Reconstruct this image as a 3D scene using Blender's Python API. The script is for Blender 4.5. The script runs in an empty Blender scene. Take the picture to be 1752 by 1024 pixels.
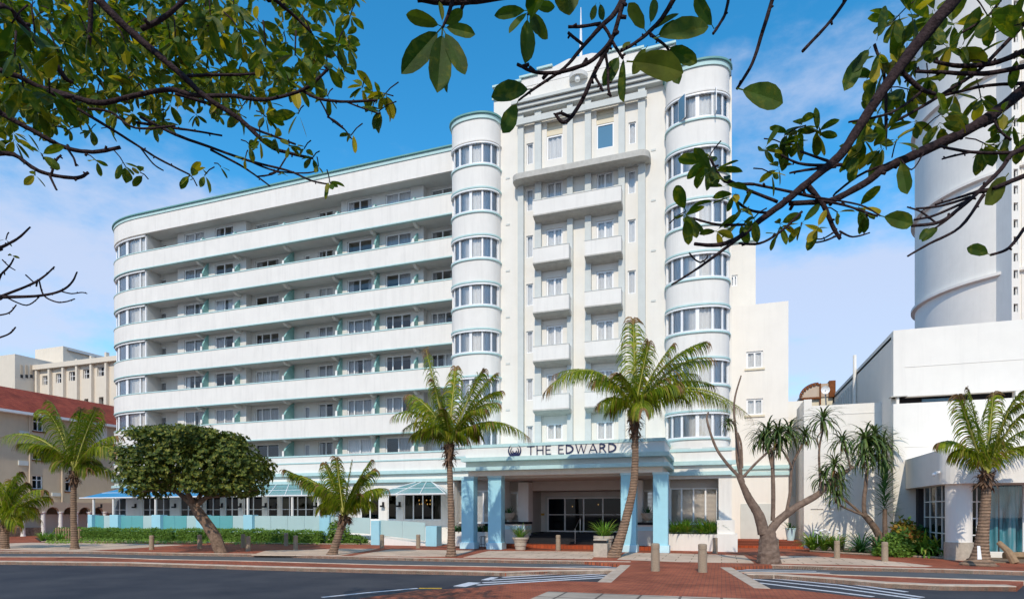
import bpy, math, random
from mathutils import Vector, Matrix
from mathutils.geometry import tessellate_polygon
R = math.radians
scene = bpy.context.scene
col = scene.collection
# ------------------------------------------------------------------ camera
F, CX, YH, H = 1033.0, 876.0, 878.0, 2.05
CS, SN = 0.9447, 0.3279
TH = math.atan2(SN, CS)
cd = bpy.data.cameras.new('camera')
cam = bpy.data.objects.new('camera', cd); col.objects.link(cam)
cam.location = (0, 0, H); cam.rotation_euler = (R(90), 0, TH)
cd.sensor_width = 36; cd.lens = F/1752*36; cd.shift_y = (YH-512)/1752
cd.clip_start = .05; cd.clip_end = 3000
scene.camera = cam
# ------------------------------------------------------------------ sky
SUN_EL, SUN_AZ = R(40), R(8)
sd = Vector((math.sin(SUN_AZ)*math.cos(SUN_EL), -math.cos(SUN_AZ)*math.cos(SUN_EL), math.sin(SUN_EL)))
w = bpy.data.worlds.new('World'); scene.world = w; w.use_nodes = True
nt = w.node_tree; nt.nodes.clear()
def N(nt, t, **k):
    n = nt.nodes.new(t)
    for a, b in k.items():
        if a in n.inputs: n.inputs[a].default_value = b
        else: setattr(n, a, b)
    return n
L = nt.links.new
sky = N(nt, 'ShaderNodeTexSky', sky_type='NISHITA', sun_disc=False, sun_elevation=SUN_EL, sun_rotation=math.atan2(sd.x, sd.y),
        air_density=1.0, dust_density=0.15, ozone_density=4.0)
hs = N(nt, 'ShaderNodeHueSaturation', Hue=.486, Saturation=1.30, Value=2.15)
L(sky.outputs[0], hs.inputs['Color'])
tc = N(nt, 'ShaderNodeTexCoord')
mp = N(nt, 'ShaderNodeMapping'); mp.inputs['Scale'].default_value = (1.0, 1.0, 2.1); mp.inputs['Location'].default_value = (.35, .2, .1)
L(tc.outputs['Generated'], mp.inputs[0])
nz = N(nt, 'ShaderNodeTexNoise', Scale=2.7, Detail=8.0, Roughness=.6); L(mp.outputs[0], nz.inputs['Vector'])
sx = N(nt, 'ShaderNodeSeparateXYZ'); L(tc.outputs['Generated'], sx.inputs[0])
lowm = N(nt, 'ShaderNodeMapRange', interpolation_type='SMOOTHSTEP'); L(sx.outputs['Z'], lowm.inputs[0])
for k, v in ((1, .12), (2, .66), (3, .255), (4, -.07)): lowm.inputs[k].default_value = v
ad = N(nt, 'ShaderNodeMath', operation='ADD'); L(nz.outputs[0], ad.inputs[0]); L(lowm.outputs[0], ad.inputs[1])
cr = N(nt, 'ShaderNodeMapRange', interpolation_type='SMOOTHSTEP'); L(ad.outputs[0], cr.inputs[0])
for k, v in ((1, .48), (2, .74), (3, 0), (4, .84)): cr.inputs[k].default_value = v
mx = N(nt, 'ShaderNodeMixRGB'); L(cr.outputs[0], mx.inputs[0]); L(hs.outputs[0], mx.inputs[1]); mx.inputs[2].default_value = (5.9, 6.5, 8.3, 1)
bg = N(nt, 'ShaderNodeBackground', Strength=.12); L(mx.outputs[0], bg.inputs[0])
wo = N(nt, 'ShaderNodeOutputWorld'); L(bg.outputs[0], wo.inputs[0])
sl = bpy.data.lights.new('sun', 'SUN'); sl.energy = 3.5; sl.angle = R(.6); sl.color = (1, .89, .73)
so = bpy.data.objects.new('sun', sl); col.objects.link(so); so.rotation_euler = sd.to_track_quat('Z', 'Y').to_euler()
scene.view_settings.view_transform = 'Standard'; scene.view_settings.look = 'None'
scene.view_settings.exposure = -0.1; scene.view_settings.gamma = 1
try:
    scene.cycles.max_bounces = 6; scene.cycles.transparent_max_bounces = 12
except Exception: pass
# ------------------------------------------------------------------ pixel helpers: photo pixel -> point on a real plane
def uu(px): return (px-CX)/F
def XP(px, Y): u = uu(px); return Y*(u*CS-SN)/(CS+u*SN)
def FW(X, Y): return -X*SN+Y*CS
def PX(X, Y): return CX+F*(X*CS+Y*SN)/FW(X, Y)
def ZP(px, py, Y): return H+(YH-py)/F*FW(XP(px, Y), Y)
def YPX(px, X): u = uu(px); fw = X/(CS*u-SN); return u*fw*SN+fw*CS      # on a plane of constant X
def ZX(px, py, X): return H+(YH-py)/F*(X/(CS*uu(px)-SN))
def G(px, py, z=.12):
    fw = F*(H-z)/(py-YH); r = uu(px)*fw
    return Vector((r*CS-fw*SN, r*SN+fw*CS, z))
def AT(px, py, fw):
    r = uu(px)*fw
    return Vector((r*CS-fw*SN, r*SN+fw*CS, H+(YH-py)/F*fw))
# ------------------------------------------------------------------ materials
def mat(name, color, rough=.8, var=.0, vs=3.0, metal=0, bump=0, bs=40, streak=0, spec=.3, col2=None, coords='Object'):
    m = bpy.data.materials.new(name); m.use_nodes = True; nt = m.node_tree; L = nt.links.new
    b = nt.nodes['Principled BSDF']; b.inputs['Roughness'].default_value = rough; b.inputs['Metallic'].default_value = metal
    b.inputs['Specular IOR Level'].default_value = spec
    c = (*color, 1); b.inputs['Base Color'].default_value = c
    if var or bump or streak or col2:
        g = N(nt, 'ShaderNodeNewGeometry')
        out = None
        if var or col2:
            n = N(nt, 'ShaderNodeTexNoise', Scale=vs, Detail=5.0, Roughness=.6); L(g.outputs['Position'], n.inputs['Vector'])
            r_ = N(nt, 'ShaderNodeMapRange'); L(n.outputs[0], r_.inputs[0]); r_.inputs[1].default_value = .3; r_.inputs[2].default_value = .7
            mx = N(nt, 'ShaderNodeMixRGB'); L(r_.outputs[0], mx.inputs[0])
            mx.inputs[1].default_value = c
            mx.inputs[2].default_value = (*col2, 1) if col2 else (*[x*(1-var) for x in color], 1)
            out = mx.outputs[0]
        if streak:
            mp = N(nt, 'ShaderNodeMapping'); mp.inputs['Scale'].default_value = (2.2, 2.2, .18); L(g.outputs['Position'], mp.inputs[0])
            n2 = N(nt, 'ShaderNodeTexNoise', Scale=1.6, Detail=6.0, Roughness=.65); L(mp.outputs[0], n2.inputs['Vector'])
            r2 = N(nt, 'ShaderNodeMapRange'); L(n2.outputs[0], r2.inputs[0]); r2.inputs[1].default_value = .48; r2.inputs[2].default_value = .8
            r2.inputs[4].default_value = streak
            m2 = N(nt, 'ShaderNodeMixRGB'); L(r2.outputs[0], m2.inputs[0])
            if out: L(out, m2.inputs[1])
            else: m2.inputs[1].default_value = c
            m2.inputs[2].default_value = (*[x*.62 for x in color], 1)
            out = m2.outputs[0]
        if out: L(out, b.inputs['Base Color'])
        if bump:
            n3 = N(nt, 'ShaderNodeTexNoise', Scale=bs, Detail=4.0); L(g.outputs['Position'], n3.inputs['Vector'])
            bp = N(nt, 'ShaderNodeBump', Strength=bump, Distance=.02); L(n3.outputs[0], bp.inputs['Height']); L(bp.outputs[0], b.inputs['Normal'])
    return m
def leafmat(name, c1, c2, c3=None, trans=.35, rough=.45, tint=(1.5, 1.6, .6), p3=.9, blotch=None):
    m = bpy.data.materials.new(name); m.use_nodes = True; nt = m.node_tree; L = nt.links.new
    b = nt.nodes['Principled BSDF']; b.inputs['Roughness'].default_value = rough; b.inputs['Specular IOR Level'].default_value = .18
    g = N(nt, 'ShaderNodeNewGeometry')
    rp = N(nt, 'ShaderNodeValToRGB'); rp.color_ramp.elements[0].color = (*c1, 1); rp.color_ramp.elements[1].color = (*c2, 1); rp.color_ramp.elements[1].position = p3-.08 if c3 else 1
    if c3:
        e = rp.color_ramp.elements.new(p3); e.color = (*c3, 1)
    L(g.outputs['Random Per Island'], rp.inputs[0])
    n = N(nt, 'ShaderNodeTexNoise', Scale=9.0, Detail=3.0); L(g.outputs['Position'], n.inputs['Vector'])
    mm = N(nt, 'ShaderNodeMixRGB', blend_type='MULTIPLY'); mm.inputs[0].default_value = .6
    rr = N(nt, 'ShaderNodeMapRange'); L(n.outputs[0], rr.inputs[0]); rr.inputs[1].default_value = .3; rr.inputs[2].default_value = .7; rr.inputs[3].default_value = .5; rr.inputs[4].default_value = 1.3
    cout = rp.outputs[0]
    if blotch:
        n5 = N(nt, 'ShaderNodeTexNoise', Scale=16.0, Detail=5.0, Roughness=.6, Distortion=.8); L(g.outputs['Position'], n5.inputs['Vector'])
        r5 = N(nt, 'ShaderNodeMapRange'); L(n5.outputs[0], r5.inputs[0]); r5.inputs[1].default_value = .50; r5.inputs[2].default_value = .68
        m5 = N(nt, 'ShaderNodeMixRGB'); L(r5.outputs[0], m5.inputs[0]); L(rp.outputs[0], m5.inputs[1]); m5.inputs[2].default_value = (*blotch, 1); cout = m5.outputs[0]
        bp = N(nt, 'ShaderNodeBump', Strength=.35, Distance=.01); L(n5.outputs[0], bp.inputs['Height']); L(bp.outputs[0], b.inputs['Normal'])
    L(cout, mm.inputs[1]); L(rr.outputs[0], mm.inputs[2]); L(mm.outputs[0], b.inputs['Base Color'])
    tr = N(nt, 'ShaderNodeBsdfTranslucent'); tm = N(nt, 'ShaderNodeMixRGB', blend_type='MULTIPLY'); tm.inputs[0].default_value = 1
    L(mm.outputs[0], tm.inputs[1]); tm.inputs[2].default_value = (*tint, 1); L(tm.outputs[0], tr.inputs[0])
    ms = N(nt, 'ShaderNodeMixShader'); ms.inputs[0].default_value = trans
    L(b.outputs[0], ms.inputs[1]); L(tr.outputs[0], ms.inputs[2]); L(ms.outputs[0], nt.nodes['Material Output'].inputs[0])
    return m
def glassmat(name, tint=(.75, .85, .9), refl=.10, rough=.02, ior=1.5):
    m = bpy.data.materials.new(name); m.use_nodes = True; nt = m.node_tree; nt.nodes.clear(); L = nt.links.new
    t = N(nt, 'ShaderNodeBsdfTransparent'); t.inputs[0].default_value = (*tint, 1)
    gl = N(nt, 'ShaderNodeBsdfGlossy', Roughness=rough); fr = N(nt, 'ShaderNodeFresnel', IOR=ior)
    a = N(nt, 'ShaderNodeMath', operation='ADD'); L(fr.outputs[0], a.inputs[0]); a.inputs[1].default_value = refl
    ms = N(nt, 'ShaderNodeMixShader'); L(a.outputs[0], ms.inputs[0]); L(t.outputs[0], ms.inputs[1]); L(gl.outputs[0], ms.inputs[2])
    o = N(nt, 'ShaderNodeOutputMaterial'); L(ms.outputs[0], o.inputs[0]); return m
def frosted(name, color, alpha):
    m = bpy.data.materials.new(name); m.use_nodes = True; nt = m.node_tree; L = nt.links.new
    b = nt.nodes['Principled BSDF']; b.inputs['Base Color'].default_value = (*color, 1); b.inputs['Roughness'].default_value = .12
    b.inputs['Alpha'].default_value = alpha; return m
def brickmat(name, c1, c2, mortar, bw, bh, rot=0, rough=.85, msize=.012, var=.35, spec=.2, off=.5, patch=None):
    m = bpy.data.materials.new(name); m.use_nodes = True; nt = m.node_tree; L = nt.links.new
    b = nt.nodes['Principled BSDF']; b.inputs['Roughness'].default_value = rough; b.inputs['Specular IOR Level'].default_value = spec
    g = N(nt, 'ShaderNodeNewGeometry'); mp = N(nt, 'ShaderNodeMapping'); mp.inputs['Rotation'].default_value = (0, 0, rot); L(g.outputs['Position'], mp.inputs[0])
    br = N(nt, 'ShaderNodeTexBrick'); br.offset = off; L(mp.outputs[0], br.inputs['Vector'])
    for k, v in (('Color1', (*c1, 1)), ('Color2', (*c2, 1)), ('Mortar', (*mortar, 1)), ('Scale', 1.0), ('Mortar Size', msize), ('Brick Width', bw), ('Row Height', bh), ('Bias', -.1)):
        br.inputs[k].default_value = v
    n = N(nt, 'ShaderNodeTexNoise', Scale=.55, Detail=6.0, Roughness=.65); L(g.outputs['Position'], n.inputs['Vector'])
    r_ = N(nt, 'ShaderNodeMapRange'); L(n.outputs[0], r_.inputs[0])
    for k, v in ((1, .35), (2, .68), (3, 1.08), (4, 1-var)): r_.inputs[k].default_value = v
    mm = N(nt, 'ShaderNodeMixRGB', blend_type='MULTIPLY'); mm.inputs[0].default_value = 1; L(br.outputs[0], mm.inputs[1]); L(r_.outputs[0], mm.inputs[2])
    L(mm.outputs[0], b.inputs['Base Color'])
    bp = N(nt, 'ShaderNodeBump', Strength=.5, Distance=.01); inv = N(nt, 'ShaderNodeMath', operation='SUBTRACT'); inv.inputs[0].default_value = 1
    L(br.outputs['Fac'], inv.inputs[1]); L(inv.outputs[0], bp.inputs['Height']); L(bp.outputs[0], b.inputs['Normal'])
    return m
M = dict(
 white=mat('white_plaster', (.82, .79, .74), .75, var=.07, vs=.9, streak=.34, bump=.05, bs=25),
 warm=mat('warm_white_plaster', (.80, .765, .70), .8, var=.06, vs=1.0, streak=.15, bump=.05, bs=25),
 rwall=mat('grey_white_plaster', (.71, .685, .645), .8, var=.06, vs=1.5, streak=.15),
 grey=mat('grey_paint', (.62, .64, .61), .8, var=.08, vs=2, streak=.2),
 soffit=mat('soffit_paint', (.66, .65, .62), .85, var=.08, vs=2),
 ledge=mat('ledge_concrete', (.56, .54, .49), .85, var=.2, vs=4, streak=.3),
 teal=mat('pale_teal_paint', (.50, .70, .69), .6, var=.12, vs=3, streak=.15),
 dteal=mat('dark_teal_paint', (.16, .36, .34), .6, var=.15, vs=3),
 fin=mat('fin_teal_paint', (.27, .50, .46), .7, var=.1, vs=3),
 blue=mat('sky_blue_paint', (.36, .66, .77), .6, var=.08, vs=2, streak=.1),
 bluep=mat('pale_blue_paint', (.56, .79, .86), .6, var=.08, vs=2),
 frame=mat('white_window_frame', (.84, .84, .84), .4, spec=.5),
 glass=glassmat('window_glass', (.97, .98, 1), .05), dglass=glassmat('dark_glass', (.25, .3, .34), .01, .02, 1.22),
 reflglass=frosted('painted_reflection_glass', (.10, .22, .33), 1.0),  # opaque blue base colour stands in for sky reflected in the panes
 canopy=frosted('canopy_glass', (.10, .28, .30), .85), bcanopy=mat('reflection_blue_canopy', (.05, .27, .50), .6, var=.2, vs=2),  # opaque canopy blue is put in for reflections on the left canopy
 frost=frosted('frosted_glass', (.50, .68, .68), .82), frostg=frosted('green_frosted_glass', (.14, .44, .46), .85),
 curtain=mat('curtain', (.84, .84, .82), .9, var=.1, vs=5), gcurt=mat('grey_curtain', (.52, .51, .50), .9, var=.15, vs=5), tancurt=mat('tan_curtain', (.50, .38, .25), .9, var=.2, vs=4),
 trefl=None,
 room=mat('room_shade_black', (.045, .045, .05), .9), portw=mat('portico_plaster', (.50, .46, .42), .8, var=.08, vs=2),  # near-black room colour stands in for the gloom of unlit interiors
 granite=mat('black_granite', (.012, .012, .014), .7, vs=30, spec=.12, col2=(.035, .035, .04)),
 navy=mat('navy_sign_paint', (.015, .02, .075), .4, spec=.5), black=mat('black_metal', (.02, .02, .022), .4, metal=.3), gold=mat('brass', (.65, .38, .08), .35, metal=.7),
 steel=mat('steel', (.5, .5, .5), .3, metal=.9), cream=mat('cream_plaster', (.72, .64, .53), .85, var=.06, vs=1, streak=.2),
 beige=mat('beige_plaster', (.62, .50, .36), .85, var=.08, vs=1, streak=.2), hall=mat('hall_white_plaster', (.84, .80, .735), .75, var=.06, vs=.8, streak=.17, bump=.04, bs=20),
 hallg=mat('hall_shade_plaster', (.78, .75, .70), .8, var=.05, vs=1, streak=.12),  # darker copy of the hall plaster, side-wall shade put into the colour
 concrete=mat('exposed_aggregate', (.42, .34, .25), .9, var=.45, vs=45, bump=.6, bs=70, col2=(.25, .18, .12)),
 kerb=mat('kerb_concrete', (.60, .48, .37), .9, var=.35, vs=3.5, bump=.3, bs=30, col2=(.42, .31, .23)),
 asphalt=mat('asphalt', (.066, .064, .070), .85, vs=.55, bump=.4, bs=60, col2=(.026, .028, .038)),
 asph2=mat('slip_asphalt', (.115, .12, .125), .9, vs=1.2, bump=.4, bs=60, col2=(.085, .087, .09)),
 paint=mat('road_paint', (.72, .72, .74), .7, vs=9, col2=(.50, .50, .53)), ypaint=mat('yellow_road_paint', (.70, .42, .03), .7, var=.3, vs=9),
 brick=brickmat('brick_paving', (.50, .14, .065), (.36, .085, .045), (.18, .08, .055), .22, .11, var=.45),
 bricks=brickmat('brick_step', (.42, .085, .03), (.32, .06, .02), (.16, .05, .03), .22, .11, var=.2),
 paver=brickmat('concrete_pavers', (.66, .50, .375), (.60, .45, .34), (.27, .19, .13), 1.2, .8, var=.25, msize=.02),
 pavef=brickmat('foreground_pavers', (.50, .41, .32), (.43, .35, .28), (.14, .11, .09), .9, .9, rot=0, var=.35, msize=.03, off=0),
 roof=brickmat('red_roof_tiles', (.34, .075, .04), (.26, .05, .03), (.14, .03, .02), .3, .25, var=.35),
 stone=mat('rough_stone', (.28, .21, .15), .9, var=.6, vs=6, bump=.6, bs=8), ground=mat('sandy_soil', (.26, .19, .13), .95, var=.4, vs=3),
 pot=mat('cast_stone_pot', (.52, .45, .36), .85, var=.25, vs=8, bump=.3, bs=30), soil=mat('soil', (.06, .04, .03), .95, var=.3, vs=9),
 bark=mat('palm_bark', (.30, .19, .12), .9, vs=4, bump=.9, bs=18, col2=(.17, .115, .08)), husk=mat('palm_husk', (.20, .12, .07), .95, vs=9, bump=.8, bs=30, col2=(.09, .05, .035)),
 bark2=mat('tree_bark', (.27, .18, .125), .9, vs=8, bump=.8, bs=14, col2=(.12, .075, .05)), aloebark=mat('aloe_bark', (.25, .175, .13), .9, vs=6, bump=.9, bs=14, col2=(.12, .08, .06)),
 darkbark=mat('dark_bark', (.060, .040, .042), .95, vs=30, bump=.8, bs=60, col2=(.022, .014, .016), spec=.1),
 wood=mat('weathered_wood', (.36, .24, .14), .85, var=.3, vs=8), slat=mat('cream_slat', (.74, .66, .50), .7, var=.06), blind=mat('blind', (.84, .74, .62), .8, var=.1, vs=3),
 wblind=mat('white_blind', (.86, .85, .82), .7, var=.08), brown=mat('tan_roof', (.58, .48, .38), .8, vs=.6, col2=(.46, .34, .25)),
 frond=leafmat('palm_leaflet', (.055, .12, .010), (.30, .34, .018), (.34, .26, .05), .42, p3=.93), dry=leafmat('dry_frond', (.30, .18, .07), (.22, .13, .06), None, .25, .8, (1, 1, 1)),
 rachis=mat('frond_rib', (.38, .36, .08), .6), leafd=leafmat('dense_leaf', (.030, .055, .012), (.11, .14, .022), (.23, .22, .035), .2, .5, p3=.84),
 hedge=leafmat('hedge_leaf', (.08, .17, .025), (.18, .29, .045), None, .2), gcover=leafmat('ground_cover_leaf', (.16, .27, .04), (.24, .36, .06), None, .25),
 strap=leafmat('strap_leaf', (.09, .21, .03), (.24, .42, .06), (.38, .38, .08), .25), aloe=leafmat('aloe_leaf', (.06, .11, .035), (.15, .20, .05), None, .1), 
 yucca=leafmat('yucca_leaf', (.03, .10, .035), (.06, .17, .05), None, .15), croton=leafmat('croton_leaf', (.30, .10, .03), (.35, .30, .04), (.08, .16, .03), .2, p3=.6),
 silver=leafmat('silver_leaf', (.16, .24, .18), (.30, .36, .26), None, .15), fgleaf=leafmat('foreground_leaf', (.040, .085, .014), (.085, .125, .018), (.34, .27, .02), .38, .5, (1.7, 1.8, .4), p3=.9, blotch=(.24, .22, .018)))
def reflection_sheet():  # teal and white streaks painted in place of reflections in the hall glazing
    m = bpy.data.materials.new('teal_reflection'); m.use_nodes = True; nt = m.node_tree; L = nt.links.new; b = nt.nodes['Principled BSDF']
    g = N(nt, 'ShaderNodeNewGeometry'); mp = N(nt, 'ShaderNodeMapping'); mp.inputs['Scale'].default_value = (1.6, 1.6, .22); L(g.outputs['Position'], mp.inputs[0])
    n = N(nt, 'ShaderNodeTexNoise', Scale=2.4, Detail=5.0, Distortion=.6); L(mp.outputs[0], n.inputs['Vector'])
    r = N(nt, 'ShaderNodeValToRGB'); e = r.color_ramp.elements; e[0].position = .32; e[0].color = (.01, .06, .08, 1); e[1].position = .72; e[1].color = (.5, .55, .58, 1)
    a = e.new(.46); a.color = (.04, .30, .36, 1); a = e.new(.58); a.color = (.16, .42, .48, 1)
    L(n.outputs[0], r.inputs[0]); L(r.outputs[0], b.inputs['Base Color']); b.inputs['Roughness'].default_value = .4; return m
M['trefl'] = reflection_sheet()
def ringed(m):            # leaf-scar rings round a palm trunk
    nt = m.node_tree; L = nt.links.new; b = nt.nodes['Principled BSDF']; g = N(nt, 'ShaderNodeNewGeometry')
    wv = N(nt, 'ShaderNodeTexWave', Scale=2.6, Distortion=2.2, Detail=3.0, wave_type='BANDS', bands_direction='Z'); wv.inputs['Detail Scale'].default_value = 2.5
    L(g.outputs['Position'], wv.inputs['Vector']); src = b.inputs['Base Color'].links[0].from_socket
    r = N(nt, 'ShaderNodeMapRange'); L(wv.outputs['Fac'], r.inputs[0]); r.inputs[3].default_value = .55; r.inputs[4].default_value = 1.25
    mm = N(nt, 'ShaderNodeMixRGB', blend_type='MULTIPLY'); mm.inputs[0].default_value = 1; L(src, mm.inputs[1]); L(r.outputs[0], mm.inputs[2]); L(mm.outputs[0], b.inputs['Base Color'])
ringed(M['bark'])
# ------------------------------------------------------------------ mesh helpers
ORG = {}
class MB:
    def __init__(s): s.v = []; s.f = []
    def quad(s, *p):
        i = len(s.v); s.v += [tuple(q) for q in p]; s.f.append(tuple(range(i, i+len(p)))); return s
    def box(s, x0, x1, y0, y1, z0, z1):
        i = len(s.v); s.v += [(x, y, z) for z in (z0, z1) for y in (y0, y1) for x in (x0, x1)]
        s.f += [tuple(i+k for k in q) for q in ((0, 2, 3, 1), (4, 5, 7, 6), (0, 1, 5, 4), (1, 3, 7, 5), (3, 2, 6, 7), (2, 0, 4, 6))]; return s
    def prism(s, poly, z0, z1):          # closed polygon of (x,y)
        n = len(poly); ar = sum(poly[k][0]*poly[(k+1) % n][1]-poly[(k+1) % n][0]*poly[k][1] for k in range(n))
        if ar < 0: poly = poly[::-1]
        i = len(s.v); s.v += [(p[0], p[1], z0) for p in poly]+[(p[0], p[1], z1) for p in poly]
        for t in tessellate_polygon([[Vector((p[0], p[1], 0)) for p in poly]]):
            a, b, c = t
            cr = (poly[b][0]-poly[a][0])*(poly[c][1]-poly[a][1])-(poly[b][1]-poly[a][1])*(poly[c][0]-poly[a][0])
            if cr < 0: b, c = c, b
            s.f += [(i+n+a, i+n+b, i+n+c), (i+a, i+c, i+b)]
        for k in range(n): j = (k+1) % n; s.f.append((i+k, i+j, i+n+j, i+n+k))
        return s
    def extr(s, prof, fn):               # profile polygon (a,b) extruded between fn(a,b,0) and fn(a,b,1)
        n = len(prof); i = len(s.v); s.v += [tuple(fn(a, b, 0)) for a, b in prof]+[tuple(fn(a, b, 1)) for a, b in prof]
        for t in tessellate_polygon([[Vector((a, b, 0)) for a, b in prof]]):
            s.f += [tuple(i+k for k in t), tuple(i+n+k for k in reversed(t))]
        for k in range(n): j = (k+1) % n; s.f.append((i+k, i+j, i+n+j, i+n+k))
        return s
    def ribbon(s, path, z0, z1, t):      # wall along an open path, thickness t to the left of travel
        P = [Vector((p[0], p[1])) for p in path]; O = []
        for k in range(len(P)):
            d = Vector((0, 0))
            if k: d += (P[k]-P[k-1]).normalized()
            if k < len(P)-1: d += (P[k+1]-P[k]).normalized()
            d.normalize(); O.append(P[k]+Vector((-d.y, d.x))*t)
        i = len(s.v)
        for p, o in zip(P, O): s.v += [(p.x, p.y, z0), (p.x, p.y, z1), (o.x, o.y, z1), (o.x, o.y, z0)]
        for k in range(len(P)-1):
            a = i+4*k; b = a+4
            for q in range(4): s.f.append((a+q, a+(q+1) % 4, b+(q+1) % 4, b+q))
        s.f += [(i, i+3, i+2, i+1), tuple(i+4*(len(P)-1)+q for q in range(4))]; return s
    def wall(s, u0, u1, z0, z1, holes, fn, d):     # fn(u,z,depth)->xyz ; holes list (ua,ub,za,zb)
        us = sorted({u0, u1, *[min(max(h[k], u0), u1) for h in holes for k in (0, 1)]}); zs = sorted({z0, z1, *[min(max(h[k], z0), z1) for h in holes for k in (2, 3)]})
        def solid(i, j):
            if i < 0 or j < 0 or i >= len(us)-1 or j >= len(zs)-1: return False
            a = (us[i]+us[i+1])/2; b = (zs[j]+zs[j+1])/2
            return not any(h[0] < a < h[1] and h[2] < b < h[3] for h in holes)
        for i in range(len(us)-1):
            for j in range(len(zs)-1):
                if not solid(i, j): continue
                a, b, c, e = us[i], us[i+1], zs[j], zs[j+1]
                s.quad(fn(a, c, 0), fn(b, c, 0), fn(b, e, 0), fn(a, e, 0)); s.quad(fn(a, c, d), fn(a, e, d), fn(b, e, d), fn(b, c, d))
                if not solid(i-1, j): s.quad(fn(a, c, 0), fn(a, e, 0), fn(a, e, d), fn(a, c, d))
                if not solid(i+1, j): s.quad(fn(b, c, 0), fn(b, c, d), fn(b, e, d), fn(b, e, 0))
                if not solid(i, j-1): s.quad(fn(a, c, 0), fn(a, c, d), fn(b, c, d), fn(b, c, 0))
                if not solid(i, j+1): s.quad(fn(a, e, 0), fn(b, e, 0), fn(b, e, d), fn(a, e, d))
        return s
    def tube(s, pts, rad, n=8, cap=True, jit=0, rng=random):
        P = [Vector(p) for p in pts]; i0 = len(s.v); up = Vector((0, 0, 1)); m = len(P)
        ref = None
        for k, p in enumerate(P):
            d = (P[min(k+1, m-1)]-P[max(k-1, 0)]).normalized()
            if ref is None: ref = d.orthogonal().normalized()
            ref = (ref-d*ref.dot(d)).normalized(); bi = d.cross(ref); r = rad[k] if hasattr(rad, '__len__') else rad
            for q in range(n):
                a = 2*math.pi*q/n; rr = r*(1+rng.uniform(-jit, jit)); s.v.append(tuple(p+(ref*math.cos(a)+bi*math.sin(a))*rr))
        for k in range(m-1):
            for q in range(n):
                a = i0+k*n+q; b = i0+k*n+(q+1) % n; s.f.append((a, b, b+n, a+n))
        if cap: s.f += [tuple(i0+q for q in reversed(range(n))), tuple(i0+(m-1)*n+q for q in range(n))]
        return s
    def lathe(s, prof, c, n=24):          # (r,z) profile round vertical axis at c
        i0 = len(s.v)
        for r, z in prof:
            for q in range(n): a = 2*math.pi*q/n; s.v.append((c[0]+r*math.cos(a), c[1]+r*math.sin(a), c[2]+z))
        for k in range(len(prof)-1):
            for q in range(n): a = i0+k*n+q; b = i0+k*n+(q+1) % n; s.f.append((a, b, b+n, a+n))
        s.f += [tuple(i0+q for q in reversed(range(n))), tuple(i0+(len(prof)-1)*n+q for q in range(n))]; return s
    def build(s, name, m, parent=None, smooth=False, bevel=0, loc=None):
        org = ORG[parent.name] if parent else Vector(loc or (0, 0, 0))
        me = bpy.data.meshes.new(name); me.from_pydata([(v[0]-org[0], v[1]-org[1], v[2]-org[2]) for v in s.v], [], s.f); me.update()
        if isinstance(m, str): m = M[m]
        me.materials.append(m)
        if smooth: me.polygons.foreach_set('use_smooth', [True]*len(me.polygons))
        o = bpy.data.objects.new(name, me); col.objects.link(o); ORG[o.name] = Vector(org)
        if parent: o.parent = parent
        else: o.location = org
        if bevel:
            b = o.modifiers.new('bevel', 'BEVEL'); b.width = bevel; b.segments = 2; b.limit_method = 'ANGLE'
        return o
def multi(name, parts, parent, smooth=False):      # one mesh, one material per builder
    org = ORG[parent.name]; V = []; Fc = []; mi = []; me = bpy.data.meshes.new(name)
    for k, (b, m) in enumerate(parts):
        o = len(V); V += [(v[0]-org[0], v[1]-org[1], v[2]-org[2]) for v in b.v]; Fc += [tuple(i+o for i in f) for f in b.f]; mi += [k]*len(b.f); me.materials.append(M[m] if isinstance(m, str) else m)
    me.from_pydata(V, [], Fc); me.polygons.foreach_set('material_index', mi); me.update()
    ob = bpy.data.objects.new(name, me); col.objects.link(ob); ORG[ob.name] = Vector(org); ob.parent = parent; return ob
def tag(o, label=None, cat=None, group=None, kind=None):
    if label: o['label'] = label
    if cat: o['category'] = cat
    if group: o['group'] = group
    if kind: o['kind'] = kind
    return o
def thing(name, loc, label, cat, group=None):
    o = bpy.data.objects.new(name, None); col.objects.link(o); o.location = loc; o.empty_display_size = .3
    ORG[o.name] = Vector(loc); return tag(o, label, cat, group)
def copy_tree(o, parent=None):
    c = o.copy(); col.objects.link(c); ORG[c.name] = ORG[o.name]
    if parent: c.parent = parent
    for ch in list(o.children): copy_tree(ch, c)
    return c
def box(x0, x1, y0, y1, z0, z1): return MB().box(x0, x1, y0, y1, z0, z1)
rnd = random.Random(7)
# ------------------------------------------------------------------ ground
def gp(l, z=.12): return [tuple(G(x, y, z)[:2]) for x, y in l]
tag(box(-900, 900, -300, 1500, -1.0, 0).build('road', 'asphalt'), kind='structure')
far_edge = [(-900, 944.5), (-300, 945.5), (0, 946.5), (150, 946.8), (276, 949.5), (440, 952), (661, 957.8), (880, 962.9), (1000, 964.6), (1079, 966)]
rt_edge = [(1232, 969.5), (1320, 971.8), (1403, 974), (1432, 975), (1614, 979.6), (1752, 984), (2300, 1003)]
plaza_l = [(1079, 966), (1046, 995.5), (996, 993.8), (945, 993), (875, 997.5), (800, 1005), (716, 1009), (621, 1022), (480, 1048), (300, 1100), (0, 1300)]
plaza_r = [(2400, 1300), (1900, 1150), (1620, 1045), (1523, 1024), (1480, 1021.5), (1361, 1008), (1290, 1005), (1232, 969.5)]
zone = gp(far_edge[:-1], 0)+gp(plaza_l)+gp(plaza_r)+gp(rt_edge[1:], 0)+[(40, 24), (60, 90), (-75, 90), (-75, 36)]
tag(MB().prism(zone, -.05, .12).build('pavement', 'brick'), kind='structure')
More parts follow.
